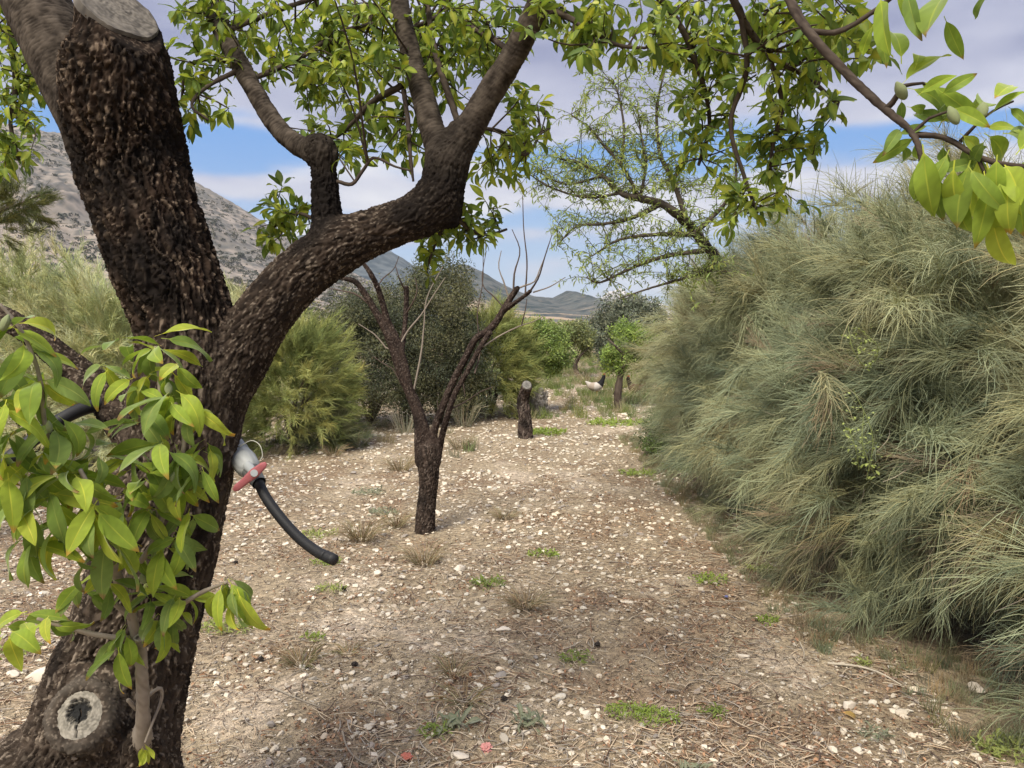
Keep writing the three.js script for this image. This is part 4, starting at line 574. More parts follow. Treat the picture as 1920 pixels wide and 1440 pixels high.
{
  const d = 9.7, o = thing('tree_stump', 'dark sawn-off tree stump with a pale cut top beside the path', 'stump', null, gnd(985, 823)), n = vec(0.12, 0.5, 0.86).normalize(), p = at(988, 722, 9.56);
  mesh('trunk', flesh([pchain([[986, 840, 17], [985, 815, 14], [983, 780, 12], [981, 752, 10.5], [984, 735, 10, 9.66], [988, 722, 10, 9.56]], roughBark(0.016, [0.035, 0.027, 0.023], [0.12, 0.09, 0.075], [0.2, 0.17, 0.14], 0.7, 0), 0.04, d)], 0.011, { k: 0.04, cuts: [{ p, n, r: 0.2 }] }), barkMat, o);
  cutFace(988, 722, 9.56, n, 0.064, o);
  const e = 12, q = thing('tree_stump', 'grey split and weathered hollow stump behind the dark sawn-off one', 'stump', null, gnd(1010, 772)), gb = roughBark(0.03, [0.14, 0.125, 0.105], [0.36, 0.33, 0.285], [0.5, 0.46, 0.4], 0.45, -0.4);
  mesh('trunk', flesh([pchain([[1004, 780, 8], [1002, 755, 9], [1000, 735, 7]], gb, 0.04, e), pchain([[1012, 780, 8], [1011, 755, 8], [1012, 732, 6]], gb, 0.04, e - 0.1), pchain([[1021, 778, 6], [1021, 755, 6], [1023, 738, 4]], gb, 0.04, e)], 0.014, { k: 0.03 }), barkMat, q);
}
// ------------------------------------------------------------------ the wiry hedge
const wisps = Array.from({ length: 6 }, (_, i) => wispGeo(60, 0.19, 0.08, 0.25, 0.0017, 0.8, 0.55, 5, 200 + i)), wispMat = new THREE.MeshPhysicalMaterial({ vertexColors: true, roughness: 0.85, specularIntensity: 0.4, side: THREE.DoubleSide });
function wiryShrub(label, x, z, rx, rz, h, n, seed, o = {}) {
  const base = vec(x, groundY(x, z), z), t = thing('wiry_shrub', label, 'shrub', 'wiry grey-green shrubs along the path', base); seedR(seed);
  for (let k = 0; k < 14; k++) { const a = rr(0, 6.28), q = rr(0.5, 0.85), e = vec(Math.cos(a) * rx * q, h * rr(0.25, 0.8), Math.sin(a) * rz * q); mesh('branch', tube([base.clone(), base.clone().add(e.clone().multiplyScalar(0.5)).add(vec(rn() * 0.1, h * 0.12, rn() * 0.1)), base.clone().add(e)], [0.03, 0.018, 0.007], 7, 0.1, { wob: 0.2, color: [0.15, 0.12, 0.09] }), barkMat, t); }
  const list = [], C = vec(x, h * 0.4, z);
  for (let k = 0; k < n; k++) {
    let u = ballDir(); if (u.y < -0.55) u.y *= -1; if (o.face && u.x > 0.45 && R() < 0.75) u.x *= -1;
    const inner = R() < 0.2, lump = 0.98 + 0.2 * N3(u.x * 2.6 + seed, u.y * 2.6, u.z * 2.6) + 0.26 * N3(u.x * 7 + seed, u.y * 7, u.z * 7), sh = (inner ? rr(0.5, 0.8) : rr(0.8, 0.97)) * lump;
    const p = C.clone().add(vec(u.x * rx * sh, u.y * h * 0.6 * sh, u.z * rz * sh)); if (p.y < 0.06) p.y = rr(0.05, 0.25);
    const flow = vec(N3(p.x * 1.5, p.y * 1.5, p.z * 1.5 + 9), N3(p.x * 1.5 + 20, p.y * 1.5, p.z * 1.5) * 0.8, N3(p.x * 1.5, p.y * 1.5 + 40, p.z * 1.5));
    const dir = vec(u.x / rx, u.y * 0.55, u.z / rz).normalize().multiplyScalar(0.75).add(flow.multiplyScalar(0.85)).add(ballDir().multiplyScalar(0.78)).add(vec(-0.15, u.y > 0.55 ? 0.35 : -0.12, 0.1));
    const pn = fbm(p.x * 1.1 + 5, p.y * 1.1, p.z * 1.1, 3), c = pn > 0.2 ? [0.39, 0.375, 0.21] : pn < -0.12 ? [0.29, 0.325, 0.195] : [0.34, 0.36, 0.205];
    list.push([place(p, dir, rr(0.75, 1.2) * (o.s ?? 1), rn() * 0.3), vary(R() < 0.05 ? [0.36, 0.29, 0.19] : c, 0.28, 0.05)]);
  }
  const dead = new Bag(); for (let k = 0; k < 60; k++) { const u = ballDir(); u.x = -Math.abs(u.x); u.y = Math.abs(u.y) * 0.9 - 0.2; const p = C.clone().add(vec(u.x * rx * 0.86, u.y * h * 0.55, u.z * rz * 0.86)); let dd = ballDir().addScaledVector(u, 0.6).normalize(); const pts = [p]; for (let i = 0; i < 4; i++) { pts.push(pts[i].clone().addScaledVector(dd, rr(0.05, 0.13))); dd = dd.clone().add(ballDir().multiplyScalar(0.35)).add(vec(0, -0.12, 0)).normalize(); } if (pts.some((q) => q.y < 0.03)) continue; const r = rr(0.002, 0.0042); dead.add(tubeArrays(pts, [r, r * 0.85, r * 0.7, r * 0.5, r * 0.3], 5, 0.05, { wob: 0.2, color: vary([0.42, 0.36, 0.28], 0.3) })); }
  mesh('dead_twigs', dead.geo(), barkMat, t, 'stuff');
  instanced('foliage', wisps, wispMat, list, t, 'stuff'); return t;
}
wiryShrub('wiry grey-green shrub cut off by the photo edge, frontmost of the hedge', 3.34, -2.75, 1.38, 1.15, 2.1, 2300, 1, { face: true });
wiryShrub('bulging wiry shrub with a pale green climber in it, second of the hedge', 2.78, -4.2, 1.25, 1.1, 2.15, 2400, 2, { face: true });
wiryShrub('wiry shrub from which the leaning almond rises, third of the hedge', 2.65, -5.85, 1.15, 1.1, 2.15, 2000, 3, { face: true, s: 1.05 });
wiryShrub('darker wiry shrub, fourth of the hedge from the camera', 2.75, -7.5, 1.12, 1.1, 2.1, 1500, 4, { face: true, s: 1.1 });
wiryShrub('farthest wiry shrub at the end of the hedge by the path', 2.95, -9.2, 1.18, 1.1, 2.0, 1300, 5, { face: true, s: 1.15 });
{ // upright whips standing above the hedge are parts of the shrub they grow from
  seedR(120); for (const [px, n, d, y] of [[1560, 14, 5, 330], [1640, 16, 4.6, 345], [1480, 10, 5.6, 380], [1720, 12, 4.4, 370], [1860, 8, 3.8, 330]]) { const par = scene.children.find((q) => q.name === (d > 5 ? 'wiry_shrub_002' : d > 4.1 ? 'wiry_shrub_001' : 'wiry_shrub')), bag = new Bag(); for (let k = 0; k < n; k++) { const x = px + rn() * 50, b = at(x, y + 110, d + rn() * 0.2), e = at(x + rn() * 35, y - 15 + rn() * 25, d + rn() * 0.2); bag.add(tubeArrays([b, b.clone().lerp(e, 0.5).add(vec(rn() * 0.03, 0, rn() * 0.03)), e], [0.003, 0.0022, 0.0012], 4, 0.08, { color: [0.24, 0.25, 0.15] })); } mesh('shoots', bag.geo(), barkMat, par, 'stuff'); }
}
// ------------------------------------------------------------------ other shrubs and trees
const puffs = Array.from({ length: 4 }, (_, i) => puffGeo(46, 0.13, 0.034, 0.016, 300 + i)), smallPuffs = Array.from({ length: 4 }, (_, i) => puffGeo(40, 0.12, 0.05, 0.02, 310 + i));
const feathers = Array.from({ length: 4 }, (_, i) => wispGeo(34, 0.16, 0.05, 0.15, 0.0024, 0.75, 0.1, 3, 320 + i));
const leafy = new THREE.MeshPhysicalMaterial({ vertexColors: true, roughness: 0.95, transmission: 0.3, thickness: 0, side: THREE.DoubleSide });
function bush(name, label, group, px, pyBase, d, rx, h, n, geos, pal, seed, o = {}) {
  const x = (px - 960) / F * d, z = -d, base = vec(x, groundY(x, z), z), t = thing(name, label, 'shrub', group, base), rz = o.rz ?? rx * 0.85; seedR(seed);
  for (let k = 0; k < 9; k++) { const a = rr(0, 6.28), q = rr(0.3, 0.8), e = vec(Math.cos(a) * rx * q, h * rr(0.35, 0.8), Math.sin(a) * rz * q); mesh('stem', tube([base.clone(), base.clone().add(e.clone().multiplyScalar(0.5)).add(vec(rn() * 0.06, 0.08 * h, rn() * 0.06)), base.clone().add(e)], [0.022, 0.014, 0.005], 6, 0.12, { wob: 0.2, color: o.wood ?? [0.1, 0.08, 0.06] }), barkMat, t); }
  const list = [];
  for (let k = 0; k < n; k++) {
    let u = ballDir(); if (u.y < -0.75) u.y *= -1; const lump = 1 + (o.lump ?? 0.3) * N3(u.x * 1.9 + seed, u.y * 1.9, u.z * 1.9) + 0.16 * N3(u.x * 4.5 + seed, u.y * 4.5, u.z * 4.5), sh = (R() < 0.3 ? rr(0.35, 0.8) : rr(0.78, 1)) * lump;
    const p = base.clone().add(vec(u.x * rx * sh, h * 0.46 + u.y * h * 0.54 * sh, u.z * rz * sh)); if (p.y < 0.05) p.y = rr(0.03, 0.2);
    const dir = vec(u.x, u.y * 0.8 + (o.up ?? 0.25), u.z).add(ballDir().multiplyScalar(0.5)), q = fbm(p.x * 1.6, p.y * 1.6 + seed, p.z * 1.6, 3);
    list.push([place(p, dir, rr(0.75, 1.35) * (o.s ?? 1), rn()), vary(pal[q > 0.12 ? 0 : q < -0.14 ? 2 : 1], 0.3, 0.06)]);
  }
  instanced('foliage', geos, o.mat ?? leafy, list, t, 'stuff'); return t;
}
const yel = [[0.4, 0.42, 0.15], [0.32, 0.35, 0.115], [0.22, 0.26, 0.085]], paleY = [[0.63, 0.63, 0.36], [0.56, 0.58, 0.3], [0.43, 0.47, 0.22]], drk = [[0.165, 0.165, 0.07], [0.115, 0.125, 0.052], [0.065, 0.08, 0.036]], fe = { mat: wispMat, lump: 0.35 };
bush('mastic_bush', 'large rounded dark olive bush behind the pruned tree', null, 690, 800, 10.8, 0.95, 1.85, 1500, puffs, drk, 401, { s: 1.0 });
bush('mastic_bush', 'taller dark bush with upswept top between the pruned tree limbs', null, 825, 795, 11.2, 0.72, 2.2, 1300, puffs, drk, 402, { lump: 0.4, up: 0.5 });
bush('broom_shrub', 'feathery yellow-green shrub right behind the valve and hose', null, 545, 838, 8.9, 0.62, 1.4, 1100, feathers, yel, 403, fe);
bush('broom_shrub', 'yellow-green feathery shrub in shade of the dark bush', null, 920, 792, 12, 0.62, 1.5, 900, feathers, yel, 404, { ...fe, s: 1.2 });
bush('broom_shrub', 'pale straw-green feathery shrub left of the trunk under the mountain', null, 215, 800, 7.6, 0.75, 1.75, 1300, feathers, paleY, 405, { ...fe, lump: 0.5 });
bush('broom_shrub', 'tall pale feathery shrub at the left photo edge', null, 60, 800, 7.9, 0.95, 1.95, 1500, feathers, paleY, 406, { ...fe, lump: 0.5 });
bush('broom_shrub', 'low pale shrub beyond the fork of the big tree', null, 470, 800, 13, 1.0, 1.75, 900, feathers, paleY, 407, { ...fe, s: 1.4 });
bush('grey_shrub', 'low grey-green shrub at the foot of the dark bush', null, 620, 845, 8.9, 0.26, 0.32, 120, feathers, [[0.25, 0.27, 0.14], [0.2, 0.23, 0.12], [0.15, 0.18, 0.1]], 408, fe);
bush('weed_bush', 'bright green leafy weed at the far foot of the hedge', null, 1262, 845, 8.4, 0.3, 0.5, 160, smallPuffs, [[0.13, 0.2, 0.03], [0.1, 0.16, 0.03], [0.08, 0.12, 0.03]], 409, { s: 0.7 });
function smallTree(name, label, trunk, d, crown, pal, geos, seed, limbs, o = {}) {
  const base = at(trunk[0][0], trunk[0][1], d), t = thing(name, label, 'tree', o.group, vec(base.x, groundY(base.x, base.z), base.z)); seedR(seed);
  const tp = trunk.map(([x, y]) => at(x, y, d)); tp[0].y = groundY(base.x, base.z) - 0.05;
  mesh('trunk', tube(tp, trunk.map(([, , r]) => r / F * d), 12, 0.05, { wob: 0.22, seed, color: (ca, sa, s) => mix3([0.04, 0.03, 0.024], o.wood ?? [0.13, 0.1, 0.08], clamp(0.5 + 0.5 * N3(ca * 2, sa * 2, s * 9))) }), barkMat, t);
  for (const l of limbs) mesh('branch', tube(l.map(([x, y]) => at(x, y, d + rn() * 0.25)), l.map((_, i) => lerp(trunk[trunk.length - 1][2] * 0.7, 0.8, i / (l.length - 1)) / F * d), 7, 0.08, { wob: 0.2, color: o.wood ?? [0.09, 0.07, 0.055] }), barkMat, t);
  const list = [];
  for (const [cx, cy, rx, ry, n] of crown) { const subs = Array.from({ length: Math.max(4, Math.round(n / 9)) }, () => ballDir().multiplyScalar(Math.cbrt(rr(0.1, 1)))); for (let k = 0; k < n * 0.8; k++) { const u = subs[k % subs.length].clone().add(vec(rn(), rn() * 0.8, rn()).multiplyScalar(0.17)), sc = d / F, c = at(cx, cy, d), l = 1 + 0.3 * N3(u.x * 2 + cx, u.y * 2, u.z * 2); const p = c.add(vec(u.x * rx * sc * l, u.y * ry * sc * l, u.z * rx * sc * l)); list.push([place(p, u.clone().add(vec(0, 0.3, 0)), rr(0.7, 1.3) * (o.s ?? 1), rn()), vary(pal[Math.floor(R() * pal.length)], 0.3, 0.08)]); } }
  instanced('foliage', geos, o.mat ?? leafy, list, t, 'stuff'); return t;
}
const bright = [[0.24, 0.34, 0.06], [0.19, 0.28, 0.05], [0.29, 0.39, 0.065]];
smallTree('young_almond_tree', 'young almond tree in bright new leaf by the end of the path', [[1161, 768, 6], [1158, 742, 7.5], [1163, 708, 6], [1170, 680, 5], [1168, 655, 4]], 13, [[1160, 655, 28, 26, 90], [1195, 640, 34, 30, 130], [1150, 690, 22, 12, 26], [1205, 675, 26, 22, 60], [1180, 622, 30, 14, 50]], bright, smallPuffs, 421, [[[1168, 690], [1190, 670], [1210, 650]], [[1169, 665], [1150, 645], [1140, 635]], [[1168, 655], [1185, 630], [1195, 615]]]);
smallTree('young_almond_tree', 'thin-stemmed green almond tree behind the dark sawn-off stump', [[1002, 775, 3.5], [998, 740, 3.2], [1000, 710, 3], [1005, 690, 2.6]], 12.6, [[985, 650, 44, 36, 190], [1030, 655, 40, 40, 200], [1045, 690, 24, 14, 40], [960, 625, 36, 20, 80], [1010, 620, 40, 16, 80]], [[0.22, 0.31, 0.06], [0.27, 0.35, 0.08], [0.17, 0.24, 0.05]], smallPuffs, 422, [[[1000, 715], [985, 690], [975, 650]], [[1004, 700], [1025, 680], [1040, 650]], [[1003, 700], [1005, 670], [1002, 630]], [[998, 740], [985, 715], [978, 690]]]);
smallTree('far_almond_tree', 'small crooked tree with thin olive crown in the clearing', [[1086, 702, 4.5], [1078, 684, 4.5], [1084, 672, 4]], 20, [[1060, 635, 26, 20, 60], [1095, 635, 26, 26, 90], [1080, 618, 34, 14, 60]], [[0.22, 0.24, 0.08], [0.17, 0.2, 0.06]], smallPuffs, 423, [[[1084, 672], [1068, 655], [1050, 640]], [[1084, 672], [1100, 655], [1112, 645]], [[1078, 684], [1068, 676], [1060, 670]]], { s: 1.5 });
smallTree('olive_tree', 'grey-green olive tree behind the young almond at the path end', [[1165, 705, 8], [1165, 680, 7], [1160, 660, 6]], 22, [[1165, 610, 46, 40, 260], [1135, 640, 26, 36, 100], [1205, 600, 40, 36, 160], [1170, 580, 40, 22, 90], [1215, 650, 40, 40, 140]], [[0.19, 0.215, 0.135], [0.15, 0.175, 0.11], [0.23, 0.25, 0.17]], smallPuffs, 424, [[[1160, 660], [1140, 630], [1130, 610]], [[1160, 660], [1180, 620], [1190, 590]]], { s: 1.9 });
smallTree('pine_tree', 'needle-leaved bough tip reaching in at the left edge below the hanging almond leaves', [[-150, 760, 30], [-130, 560, 24], [-110, 440, 18], [-100, 330, 12]], 5, [[10, 385, 70, 26, 130], [45, 365, 40, 18, 60], [-40, 420, 70, 30, 80]], [[0.15, 0.16, 0.05], [0.11, 0.13, 0.045]], feathers, 425, [[[-115, 450], [-40, 410], [30, 385], [75, 365]], [[-110, 430], [-50, 430], [20, 410]]], { mat: wispMat, s: 0.55 });
{ // slender almond leaning out of the hedge against the sky
  const d = 5.3, base = at(1450, 930, 6.6); const t = thing('leaning_almond_tree', 'sparse almond tree with fine leaves leaning out over the hedge against the sky', 'tree', null, vec(base.x, 0, base.z)); seedR(431);
  const fr = [], lb = (l, r0, r1) => { const pts = l.map(([x, y, e]) => at(x, y, e ?? d)), rd = l.map((_, i) => lerp(r0, r1, i / (l.length - 1)) / F * d); mesh(fr.length ? 'branch' : 'trunk', tube(pts, rd, 8, 0.05, { wob: 0.22, color: (ca, sa, s) => mix3([0.05, 0.04, 0.033], [0.14, 0.115, 0.09], clamp(0.5 + 0.5 * N3(ca * 2, sa * 2, s * 14))) }), barkMat, t); fr.push(...chainOf(pts, rd, 0.06)); };
  lb([[1450, 935, 6.6], [1440, 800, 6.5], [1400, 600, 6.4], [1345, 490, 6.1], [1308, 442, 5.7], [1285, 415, 5.4], [1240, 382], [1200, 372], [1165, 362], [1130, 330], [1085, 305], [1050, 298]], 15, 2);
  lb([[1290, 420], [1262, 340], [1238, 290], [1232, 200], [1250, 120]], 6, 1.5); lb([[1240, 382], [1180, 410], [1130, 420], [1080, 425], [1045, 460]], 5, 1.2); lb([[1200, 372], [1165, 310], [1130, 270], [1105, 240], [1070, 215]], 4, 1.2); lb([[1130, 330], [1060, 345], [1005, 320]], 3, 1); lb([[1165, 362], [1100, 370], [1030, 350], [990, 325]], 3, 1); lb([[1305, 440], [1230, 440], [1160, 450], [1110, 480]], 5, 1.2); lb([[1320, 470], [1250, 480], [1190, 500], [1120, 530], [1100, 520]], 5, 1.2); lb([[1262, 340], [1300, 260], [1310, 180]], 4, 1.2); lb([[1165, 310], [1170, 240], [1160, 180], [1150, 150]], 3, 1); lb([[1200, 372], [1210, 310], [1200, 240], [1195, 200]], 3.5, 1); lb([[1300, 440], [1360, 380], [1380, 330], [1370, 260]], 5, 1.2); lb([[1350, 500, 6.1], [1290, 520], [1220, 540], [1160, 560]], 4, 1);
  const slim = leafVariants(5, 0.05, 0.011, 4, false, 432, 0.7), list = [], tb = new Bag();
  for (let k = 0; k < 640; k++) {
    const f = fr[Math.floor((0.22 + 0.78 * R()) * fr.length)]; if (f.p.y < 1.75) continue; const dir = vec(rn(), rn() * 0.7 + 0.15, rn()).normalize(), L = rr(0.1, 0.34), e = f.p.clone().addScaledVector(dir, L), mid = f.p.clone().lerp(e, 0.5).add(vec(rn() * 0.02, 0.02, rn() * 0.02));
    tb.add(tubeArrays([f.p, mid, e], [0.003, 0.002, 0.001], 4, 0.06, { color: [0.09, 0.075, 0.055] }));
    const cv = new THREE.QuadraticBezierCurve3(f.p, mid, e), n = Math.ceil(L / 0.032); for (let i = 1; i <= n; i++) for (let w = 0; w < (i === n ? 4 : 2); w++) list.push([place(cv.getPoint(i / n), dir.clone().multiplyScalar(0.5).add(ballDir()).add(vec(0, 0.05, 0)), rr(0.6, 1.15), rn()), vary(R() < 0.5 ? [0.3, 0.4, 0.1] : [0.22, 0.31, 0.075], 0.35, 0.1)]);
  }
  mesh('twig', tb.geo(), barkMat, t, 'stuff'); instanced('foliage', slim, leafMat([1, 1, 1], { clearcoat: 0 }), list, t, 'stuff');
}
{ // pale climber in the second shrub
  const t = thing('climbing_weed', 'pale lime-green small-leaved climber poking out of the second wiry shrub', 'plant', null, at(1600, 780, 3.35)); seedR(441); const lv = leafVariants(3, 0.026, 0.017, 4, false, 442, 0.5), list = [];
  for (const [x0, y0, x1, y1, e] of [[1625, 900, 1600, 730, 3.2], [1640, 890, 1620, 770, 3.15], [1610, 880, 1590, 800, 3.2], [1620, 690, 1590, 610, 3.4], [1640, 680, 1615, 620, 3.38]]) { const a = at(x0, y0, e), b = at(x1, y1, e - 0.05); mesh('stem', tube([a, a.clone().lerp(b, 0.5).add(vec(rn() * 0.03, 0, 0.03)), b], [0.0022, 0.0018, 0.001], 5, 0.04, { color: [0.24, 0.28, 0.1] }), barkMat, t); for (let k = 0; k < 34; k++) list.push([place(a.clone().lerp(b, R()).add(vec(rn() * 0.035, rn() * 0.02, rn() * 0.03)), vec(rn(), rn() * 0.4 + 0.1, rn() + 0.4), rr(0.5, 1)), vary([0.3, 0.4, 0.1], 0.25)]); }
  instanced('foliage', lv, leafMat([1, 1, 1], { clearcoat: 0 }), list, t, 'stuff');
}
// ------------------------------------------------------------------ tussocks, weeds and scraps on the ground
function tuft(name, label, group, px, py, rad, h, n, cols, seed, o = {}) {
  const p = gnd(px, py), t = thing(name, label, o.cat ?? 'grass', group, p), bag = new Bag(); seedR(seed);
  for (let k = 0; k < n; k++) { const a = rr(0, 6.28), l = rr(0.45, 1.1), q = Math.sqrt(R()) * 0.35, b = p.clone().add(vec(Math.cos(a) * rad * q, 0, Math.sin(a) * rad * q)), e = b.clone().add(vec(Math.cos(a + rn() * 0.4) * rad * l, h * rr(0.35, 1), Math.sin(a + rn() * 0.4) * rad * l)), m = b.clone().lerp(e, 0.5).add(vec(0, h * 0.25, 0)); bag.add(tubeArrays([b, m, e], [o.w ?? 0.0016, (o.w ?? 0.0016) * 0.9, 0.0005], 3, h, { color: vary(cols[Math.floor(R() * cols.length)], 0.35, 0.06) })); }
  mesh('blades', bag.geo(), barkMat, t, 'stuff'); return t;
}
const dry = [[0.36, 0.27, 0.16], [0.28, 0.2, 0.12], [0.42, 0.35, 0.24], [0.2, 0.19, 0.09]], GT = 'dry grass tussocks on the path';
for (const [x, y, r, h, n, l] of [[750, 883, 0.22, 0.17, 130, 'dry tan grass tussock left of the pruned tree trunk, farthest of four'], [678, 1012, 0.2, 0.15, 170, 'spiky straw grass tussock right of the hose, wider than its neighbour'], [742, 985, 0.14, 0.12, 110, 'small dry tussock touching the left foot of the pruned tree'], [945, 972, 0.15, 0.08, 100, 'low brown-green tussock right of the pruned tree trunk'], [796, 1058, 0.17, 0.13, 150, 'greenish dry tussock in front of the pruned tree'], [862, 842, 0.22, 0.2, 110, 'reddish dry tussock behind the pruned tree fork'], [985, 1140, 0.16, 0.09, 140, 'flattened brown tussock in the middle of the litter'], [565, 1252, 0.12, 0.07, 110, 'flattened tussock with green base right of the big trunk'], [655, 1225, 0.1, 0.04, 50, 'thin trampled tussock near the small white stone'], [850, 1260, 0.13, 0.09, 60, 'bleached arching straw tuft beside the orange leaf'], [870, 1310, 0.13, 0.06, 60, 'combed pale straw tuft below the orange leaf'], [625, 855, 0.2, 0.14, 90, 'dry tussock under the low grey shrub'], [1108, 722, 0.55, 0.45, 160, 'tall blond grass clump in the far clearing'], [1215, 745, 0.4, 0.45, 120, 'blond grass clump under the young almond']]) tuft('grass_tussock', l, GT, x, y, r, h, n, dry, x);
for (const [x, y, h, l] of [[760, 812, 0.5, 'bleached upright dry stalks at the foot of the dark bush'], [870, 800, 0.45, 'grey-green upright stalks behind the pruned tree fork'], [660, 838, 0.3, 'short dry stalks by the low grey shrub']]) tuft('dry_stalks', l, null, x, y, 0.3, h, 46, [[0.42, 0.38, 0.28], [0.3, 0.3, 0.2]], x + 1, { w: 0.004, cat: 'grass' });
const weedLeaf = leafVariants(4, 0.03, 0.008, 4, false, 451, 0.9), weedMats = [[0.22, 0.33, 0.05], [0.17, 0.25, 0.045], [0.27, 0.35, 0.09], [0.22, 0.27, 0.16]].map((c) => leafMat(c, { clearcoat: 0 }));
const weedBag = (p, n, rad, ls, up) => { const parts = []; for (let k = 0; k < n; k++) { const a = rr(0, 6.28), q = Math.sqrt(R()) * rad, g = weedLeaf[k % 4].clone(); g.applyMatrix4(place(p.clone().add(vec(Math.cos(a) * q, rr(0.002, 0.02 * up), Math.sin(a) * q * 0.7)), vec(rn(), rr(0.1, 1) * up, rn()), ls * rr(0.6, 1.3), rn())); parts.push(g); } return mergeGeometries(parts); };
seedR(461);
for (const [x, y, rad, n, ls, m, l] of [[1175, 1334, 0.075, 160, 0.55, 0, 'bright green creeping weed on bare soil, left one of a pair'], [1232, 1345, 0.08, 170, 0.55, 0, 'bright green creeping weed on bare soil, right one of a pair'], [1195, 888, 0.17, 130, 1.2, 0, 'green weed cluster at the right side of the path'], [915, 1100, 0.09, 80, 0.9, 1, 'dark green weed beside the long flat slab'], [1080, 1232, 0.08, 70, 0.7, 1, 'small green weed sprig right of the litter'], [612, 1062, 0.08, 80, 0.8, 0, 'green weed under the hose end'], [425, 1190, 0.11, 110, 0.9, 2, 'feathery light weed right of the low leaf shoot'], [590, 1200, 0.05, 40, 0.7, 0, 'small green weed between the hose and the flattened tussock'], [620, 1115, 0.07, 60, 0.8, 2, 'pale weed on stones below the hose end'], [720, 958, 0.12, 90, 1.1, 3, 'grey-green weed beside the two tussocks'], [690, 925, 0.14, 90, 1.1, 3, 'grey-green weed on the pale stones behind the hose'], [600, 1000, 0.12, 80, 1.0, 2, 'weed behind the hose bend'], [1020, 1045, 0.1, 70, 0.9, 0, 'low green weed in the path middle'], [1160, 795, 0.45, 190, 2.2, 0, 'broad green weed patch at the path end before the young almond'], [1020, 812, 0.28, 200, 1.9, 0, 'fresh green weeds against the dark sawn-off stump'], [1330, 1092, 0.1, 80, 0.9, 0, 'green weed at the path edge below the hedge'], [1430, 1068, 0.08, 70, 0.9, 2, 'light green weed under the hedge skirt'], [1440, 1165, 0.05, 50, 0.8, 0, 'tiny weed below the hedge skirt'], [1335, 1330, 0.045, 45, 0.7, 1, 'upright dark weed seedling on bare soil'], [1890, 1400, 0.1, 140, 0.9, 2, 'light green weed at the corner under the hedge'], [815, 1368, 0.06, 60, 0.7, 1, 'low weed left of the pink scrap'], [1620, 1245, 0.04, 40, 0.7, 2, 'tiny weed by the pale stick'], [1270, 880, 0.14, 90, 1.3, 0, 'green weed beside the white scrap'], [30, 1225, 0.1, 80, 1, 2, 'pale weed among stones at the left edge'], [1300, 1440, 0.05, 40, 1, 3, 'grey-leaved weed at the bottom edge'], [990, 1355, 0.05, 24, 1.5, 3, 'broad grey-green leafed weed right of the low weed'], [1640, 1372, 0.05, 34, 0.9, 3, 'grey-green weed under the yellow fallen leaf'], [850, 1360, 0.04, 14, 1.9, 3, 'weed with one upright silvery leaf above the scraps']]) { const p = gnd(x, y), t = thing('weed', l, 'weed', 'green weeds on the stony ground', p); mesh('leaves', weedBag(p, Math.round(n * 1.4), rad * 1.1, ls * 1.25, 1.3), weedMats[m], t, 'stuff'); }
{ // green flush over the far clearing
  seedR(471); const blade = mergeGeometries(Array.from({ length: 26 }, () => { const a = rr(0, 6.28), e = vec(Math.cos(a) * 0.1 * R(), 0.16 * rr(0.4, 1), Math.sin(a) * 0.1 * R()), b = vec(rn() * 0.05, 0, rn() * 0.05); return tube([b, b.clone().add(e)], [0.004, 0.001], 3, 1); })), list = [];
  for (let k = 0; k < 3600; k++) { const d = rr(11.5, 34), px = rr(880, 1260), x = (px - 960) / F * d; if (fbm(x * 0.5, 2, d * 0.35, 3) < rr(-0.35, 0.2) + (d < 13.5 ? 0.25 : 0)) continue; list.push([place(vec(x, groundY(x, -d) - 0.01, -d), vec(rn(), 0, rn()), rr(0.6, 1.5)), vary(R() < 0.6 ? [0.17, 0.22, 0.06] : [0.32, 0.29, 0.15], 0.35, 0.1)]); }
  for (let k = 0; k < 2600; k++) { const d = rr(8.2, 30), px = rr(-300, 900), x = (px - 960) / F * d; if (fbm(x * 0.6, 8, d * 0.5, 3) < rr(-0.2, 0.4)) continue; list.push([place(vec(x, groundY(x, -d) - 0.01, -d), vec(rn(), 0, rn()), rr(0.5, 1.3)), vary(R() < 0.5 ? [0.2, 0.22, 0.08] : [0.34, 0.3, 0.18], 0.35, 0.1)]); }
  for (let k = 0; k < 900; k++) { const z = -rr(2.6, 10), x = 1.35 + Math.abs(rn()) * 0.5 + (z > -3.4 ? 0.25 : 0); list.push([place(vec(x, groundY(x, z) - 0.01, z), vec(rn(), 0, rn()), rr(0.25, 0.6)), vary(R() < 0.6 ? [0.24, 0.25, 0.13] : [0.3, 0.24, 0.14], 0.35, 0.1)]); }
  tag(instanced('grass', [blade], mat([1, 1, 1], { side: THREE.DoubleSide }), list, null, 'stuff')[0], 'thin green and straw grass over the clearing and hedge foot', 'grass');
}
